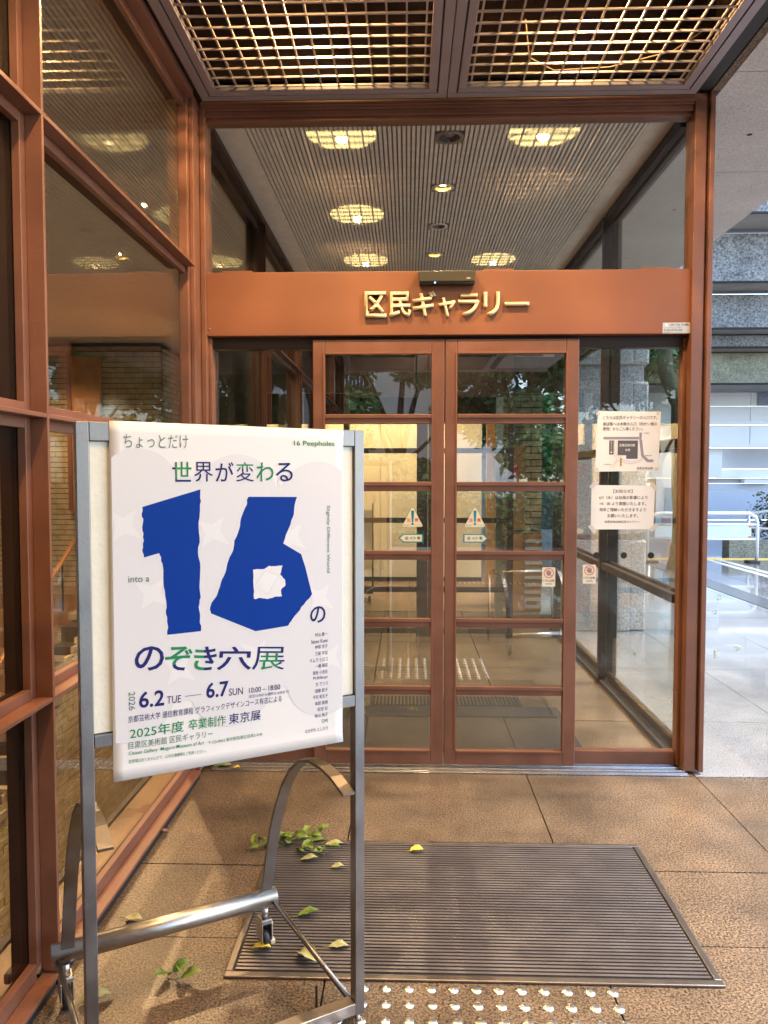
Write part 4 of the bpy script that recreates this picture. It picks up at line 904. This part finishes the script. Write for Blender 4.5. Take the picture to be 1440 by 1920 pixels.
def twotone(o, m, bxs):
    me = o.data; me.materials.append(m); bm = bmesh.new(); bm.from_mesh(me)
    for x0, x1, z0, z1 in bxs:
        for c, n in (((x0, 0, 0), (1, 0, 0)), ((x1, 0, 0), (1, 0, 0)), ((0, 0, z0), (0, 0, 1)), ((0, 0, z1), (0, 0, 1))):
            bmesh.ops.bisect_plane(bm, geom=bm.verts[:] + bm.edges[:] + bm.faces[:], plane_co=c, plane_no=n)
    for f in bm.faces:
        c = f.calc_center_median()
        if any(x0 < c.x < x1 and z0 < c.z < z1 for x0, x1, z0, z1 in bxs): f.material_index = 1
    bm.to_mesh(me); bm.free()
def PT(s, x0, z0, x1, z1, h, m=ink_navy, b=0.0): return text('printed_text', s, m, po, x0, z0, x1, z1, h, y=PY - .0002, bold=b)
PT('ちょっとだけ', .095, 1.460, .232, 1.461, .029, ink_dgreen, -.008); PT('16 Peepholes', .483, 1.469, .589, 1.470, .0155, ink_green, .008)
for i, (ch, c) in enumerate(zip('世界が変わる', (ink_green, ink_navy, ink_navy, ink_navy, ink_green, ink_navy))):
    a = .196 + i * .0482; o_ = PT(ch, a, 1.388, a + .0425, 1.388, .044, c, 0 if i in (1, 3) else .006)
    if i == 0: twotone(o_, ink_navy, [(.19, .204, 1.38, 1.44), (.204, .25, 1.38, 1.3935)])
    if i == 3: twotone(o_, ink_green, [(.33, .40, 1.418, 1.44)])
PT('の', .522, 1.045, .563, 1.044, .041, ink_navy, .012)
for ch, a, b, c, bb in (('の', .108, .170, ink_navy, .014), ('ぞ', .172, .232, ink_green, .014), ('き', .236, .288, ink_green, .014), ('穴', .290, .372, ink_navy, .012), ('展', .374, .454, ink_navy, 0)):
    za = .981 - (a - .108) * .115; o_ = PT(ch, a, za, b, za - (b - a) * .115, .054, c, bb)
    if ch == '展': twotone(o_, ink_green, [(.392, .440, .935, .984)])
    if ch == 'ぞ': twotone(o_, ink_navy, [(.17, .235, .96, .984)])
    if ch == 'き': twotone(o_, ink_navy, [(.262, .29, .96, 1.03)])
PT('6.2', .118, .898, .172, .896, .036, ink_navy, .02); PT('TUE', .178, .899, .209, .898, .0165, ink_navy, .0)
poly('printed_line', ink_navy, [(.218, .9095), (.255, .9088), (.255, .910), (.218, .9107)], PY - .0002)
PT('6.7', .266, .898, .318, .897, .036, ink_navy, .02); PT('SUN', .319, .897, .352, .896, .0165, ink_navy, .0)
PT('10:00 – 18:00', .367, .8965, .444, .895, .0125, ink_navy, .005); PT('（初日15:00から/最終日16:00まで）', .366, .8845, .466, .883, .008)
t26 = text('printed_text', '2026', ink_dgreen, po, .097, .936, .097, .896, .0135, y=PY - .0002, bold=.0)
PT('京都芸術大学 通信教育課程 グラフィックデザインコース有志による', .095, .869, .448, .865, .0155)
PT('2025年度', .098, .833, .215, .8315, .025, ink_green, .004); PT('卒業制作', .226, .8315, .311, .830, .025, ink_green, .002); PT('東京展', .318, .830, .395, .829, .025, ink_navy, .004)
PT('目黒区美術館 区民ギャラリー', .095, .811, .280, .808, .0165, ink_dgreen, -.002); PT('Citizen Gallery  Meguro Museum of Art', .095, .796, .260, .792, .0105, ink_green, .004)
PT('〒153-0063 東京都目黒区目黒2-4-36', .270, .792, .399, .791, .0085, ink_green); PT('駐車場はありませんので、公共交通機関をご利用ください。', .095, .7805, .265, .7745, .0085, ink_green)
text('printed_text', 'Slightly Different World', ink_dgreen, po, .5655, 1.329, .565, 1.165, .011, y=PY - .0002, bold=.004)
PT('into a', .100, 1.173, .144, 1.172, .0135, ink_dgreen, .004)
# the small printed column of names is rendered as plain family style lines like on the poster
names = [('村山 庸一', .535, 1.011), ('Satoo Kumi', .525, .995), ('林部 京子', .535, .981), ('三留 早苗', .535, .965), ('キムラ ヒロコ', .521, .949), ('一瀬 優菜', .536, .934), ('奥秋 小百合', .529, .918), ('M.Shibuya', .530, .904), ('カ アンリ', .536, .889), ('須藤 欧子', .534, .873), ('平形 実生子', .529, .858), ('本間 夏樹', .534, .842), ('松宮 彩', .541, .827), ('秋山 裕子', .534, .812), ('OMI', .552, .796), ('なかがわ としひろ', .508, .778)]
for s, xa, z in names: PT(s, xa, z, .5685, z, .0095, ink_navy if s != 'OMI' else ink_green)

# curved steel rack to the right of the viewer, mirrored in the right door leaf
rk = empty('curved_rack', (.70, .9, 0), R_(-14), label='low steel rack with two curved arms on casters beside the viewer, mirrored in the door', cat='rack')
for x in (0, .5):
    o = arm(x, x, 'curved_arm', rk); o.scale = (1, 1, 1)
MB().tube([(-.03, .418, .148), (.53, .418, .148)], .022, 20).tube([(-.03, .03, .60), (.53, .03, .60)], .014, 14).tube([(-.03, .03, .60), (-.03, .03, .03)], .012, 12).tube([(.53, .03, .60), (.53, .03, .03)], .012, 12).build('rack_tube', steelp, rk, local=True)
caster(rk, 0, .412, False); caster(rk, .5, .412, False)

# ------------------------------------------------------------------ fallen leaves and twigs
def leaf_mesh(L=.07, curl=.25, seedv=0):
    rnd = random.Random(seedv); m = MB(); n = 8; vs = []; fs = []
    ph = rnd.uniform(0, 6)
    for i in range(n + 1):
        t = i / n; w = L * .27 * (sin(pi * t ** .8) ** .8 if 0 < t < 1 else 0) + .0004
        for s in (-1, -.5, 0, .5, 1):
            z = abs(s) * w * curl + .006 * curl * 4 * sin(t * 3.1) + .002 * sin(t * 9 + ph + s)
            vs.append((t * L, s * w * (1 + .08 * sin(t * 22)), z + .001))
    for i in range(n):
        for s in range(4): a = i * 5 + s; fs.append((a, a + 1, a + 6, a + 5))
    m.add(vs, fs, True); m.tube([(-.018, 0, .002), (0, 0, .002), (L * .95, 0, .0045)], [.0011, .0011, .0004], 5); return m
lmeshes = {}
def leaf_obj(kind, m, L):
    key = (kind, m.name, L)
    if key not in lmeshes: me = leaf_mesh(L, .25 + .15 * (kind % 3), kind).mesh('leaf'); me.materials.append(m); lmeshes[key] = me
    return lmeshes[key]
def loose(x, y, a, m, L, lab, z=.004):
    o = link('fallen_leaf', leaf_obj(random.randint(0, 3), m, L), None); o.location = (x, y, z); o.rotation_euler = (random.uniform(-.15, .15), random.uniform(-.2, .0), R_(a)); tag(o, lab, 'leaf', 'fallen leaves on the paving and mat')
loose(-.345, 2.36, 15, leafm, .072, 'bright green leaf lying on the ribbed mat right of the black caster wheel', .009)
loose(-.315, 2.175, -40, leafp, .085, 'large pale underside leaf on the mat under the stay rod', .009)
loose(-.23, 2.205, 5, leafp, .06, 'thin pale leaf edge-on on the mat beside the right post of the stand', .009)
loose(-.455, 2.190, -5, leafy, .06, 'dry tan leaf on the mat just below the caster wheel', .009)
loose(-.89, 2.345, -10, leafp, .06, 'pale leaf half hidden behind the steel pipe near the left glass wall')
loose(-.87, 1.945, 25, leafp, .09, 'curled pale leaf on the paving at the bottom left by the stand foot')
loose(.010, 2.795, 5, leafy, .055, 'small yellow leaf alone at the back of the mat', .009)
loose(-.385, 2.715, 5, leafp, .065, 'round pale leaf on the mat below the leafy sprig', .009)
loose(-.31, 2.835, 10, leafp, .075, 'folded pale green leaf at the back mat edge left of the stand post', .006)
loose(-.27, 2.665, 2, leafp, .05, 'narrow pale leaf on the mat behind the right stand post', .009)
loose(-.385, 2.865, 15, leafm, .08, 'grey green leaf with its underside up at the back edge of the mat', .006)
loose(-.925, 3.60, 10, leafm, .085, 'green leaf resting in the corner of the threshold below the poster')
loose(-.84, 3.59, -5, leafy, .05, 'small brown leaf next to the green one in the threshold corner')
def sprig(x, y, rz, n, sp, lab, m=leafm):
    e = empty('leafy_sprig', (x, y, .004), R_(rz), label=lab, cat='twig', group='leafy sprigs fallen on the paving')
    MB().tube([(0, 0, .003), (sp * .4, .01, .012), (sp, -.01, .006)], .0016, 6).build('stem', twig, e, local=True)
    for k in range(n):
        t = k / max(1, n - 1); a = (1 if k % 2 else -1) * random.uniform(30, 95) * (1 - .6 * t) + random.uniform(-15, 15)
        o = link('leaf', leaf_obj(k % 4, m, .06), None, e, (sp * (.1 + .9 * t), 0, .008 + .006 * (k % 3))); o.rotation_euler = (random.uniform(-.5, .5), random.uniform(-.5, .1), R_(a)); s = random.uniform(.7, 1.1); o.scale = (s, s, s)
sprig(-.60, 2.80, 15, 8, .13, 'leafy green sprig lying left of the curved arm, just behind the mat corner')
sprig(-.47, 2.84, 30, 9, .15, 'larger leafy green sprig at the back left corner of the mat')
sprig(-.42, 2.79, -10, 6, .12, 'thin branching sprig spilling over the back edge of the mat')
sprig(-.67, 2.07, -20, 4, .05, 'tiny dark green sprig alone on the brown paving in front of the mat')
for i, (x, y, m) in enumerate(((1.81, 6.12, leafm), (2.43, 6.10, leafp), (2.72, 6.3, leafp), (2.9, 8.7, leafm), (2.2, 7.2, twig), (2.6, 7.0, twig), (3.2, 8.0, twig), (2.5, 9.2, twig), (3.6, 8.9, leafm), (2.0, 5.3, twig))):
    lab = ('green leaf on the wet paving seen through the side glass', 'pale leaf on the wet paving just right of the corner post', 'yellowish leaf on the wet paving at the right', 'green leaf on the wet paving near the dark strip', 'dark twig on the wet paving by the corner post', 'dark twig lying right of the others on the wet paving', 'dark leaf on the wet paving nearer the dark strip', 'thin twig farthest out on the wet paving', 'small green leaf on the dark strip', 'dark speck of leaf on the near wet paving')[i]
    loose(x, y, random.uniform(0, 360), m, .06, lab)

# grit, broken leaf bits and grass blades blown onto the paving and the mat
gt = MB()
for _ in range(420):
    x = random.uniform(-.9, 3.4); y = random.uniform(1.7, 5.5) if x > 1.5 else random.uniform(1.6, 3.5)
    if -.52 < x < .88 and 2.06 < y < 2.89 and random.random() < .55: continue
    zz = .0082 if (-.5 < x < .86 and 2.08 < y < 2.87) else .0006
    s_ = random.uniform(.0015, .006) * (1.4 if x > 1.4 else 1); a = random.uniform(0, 6.28); e_ = random.uniform(.2, .7)
    p = [(x + s_ * cos(a + t) * (1 if t % 3.2 < .1 else e_), y + s_ * sin(a + t) * (1 if t % 3.2 < .1 else e_), zz + random.uniform(0, .002)) for t in (0, 1.5, 3.14, 4.6)]
    gt.add(p, [(0, 1, 2, 3)])
tag(gt.build('leaf_litter', mat('leaf litter', (.08, .05, .025), .8, var=.6, vs=30)), 'tiny brown crumbs of leaf and grit scattered over the paving and mat', 'litter', kind='stuff')
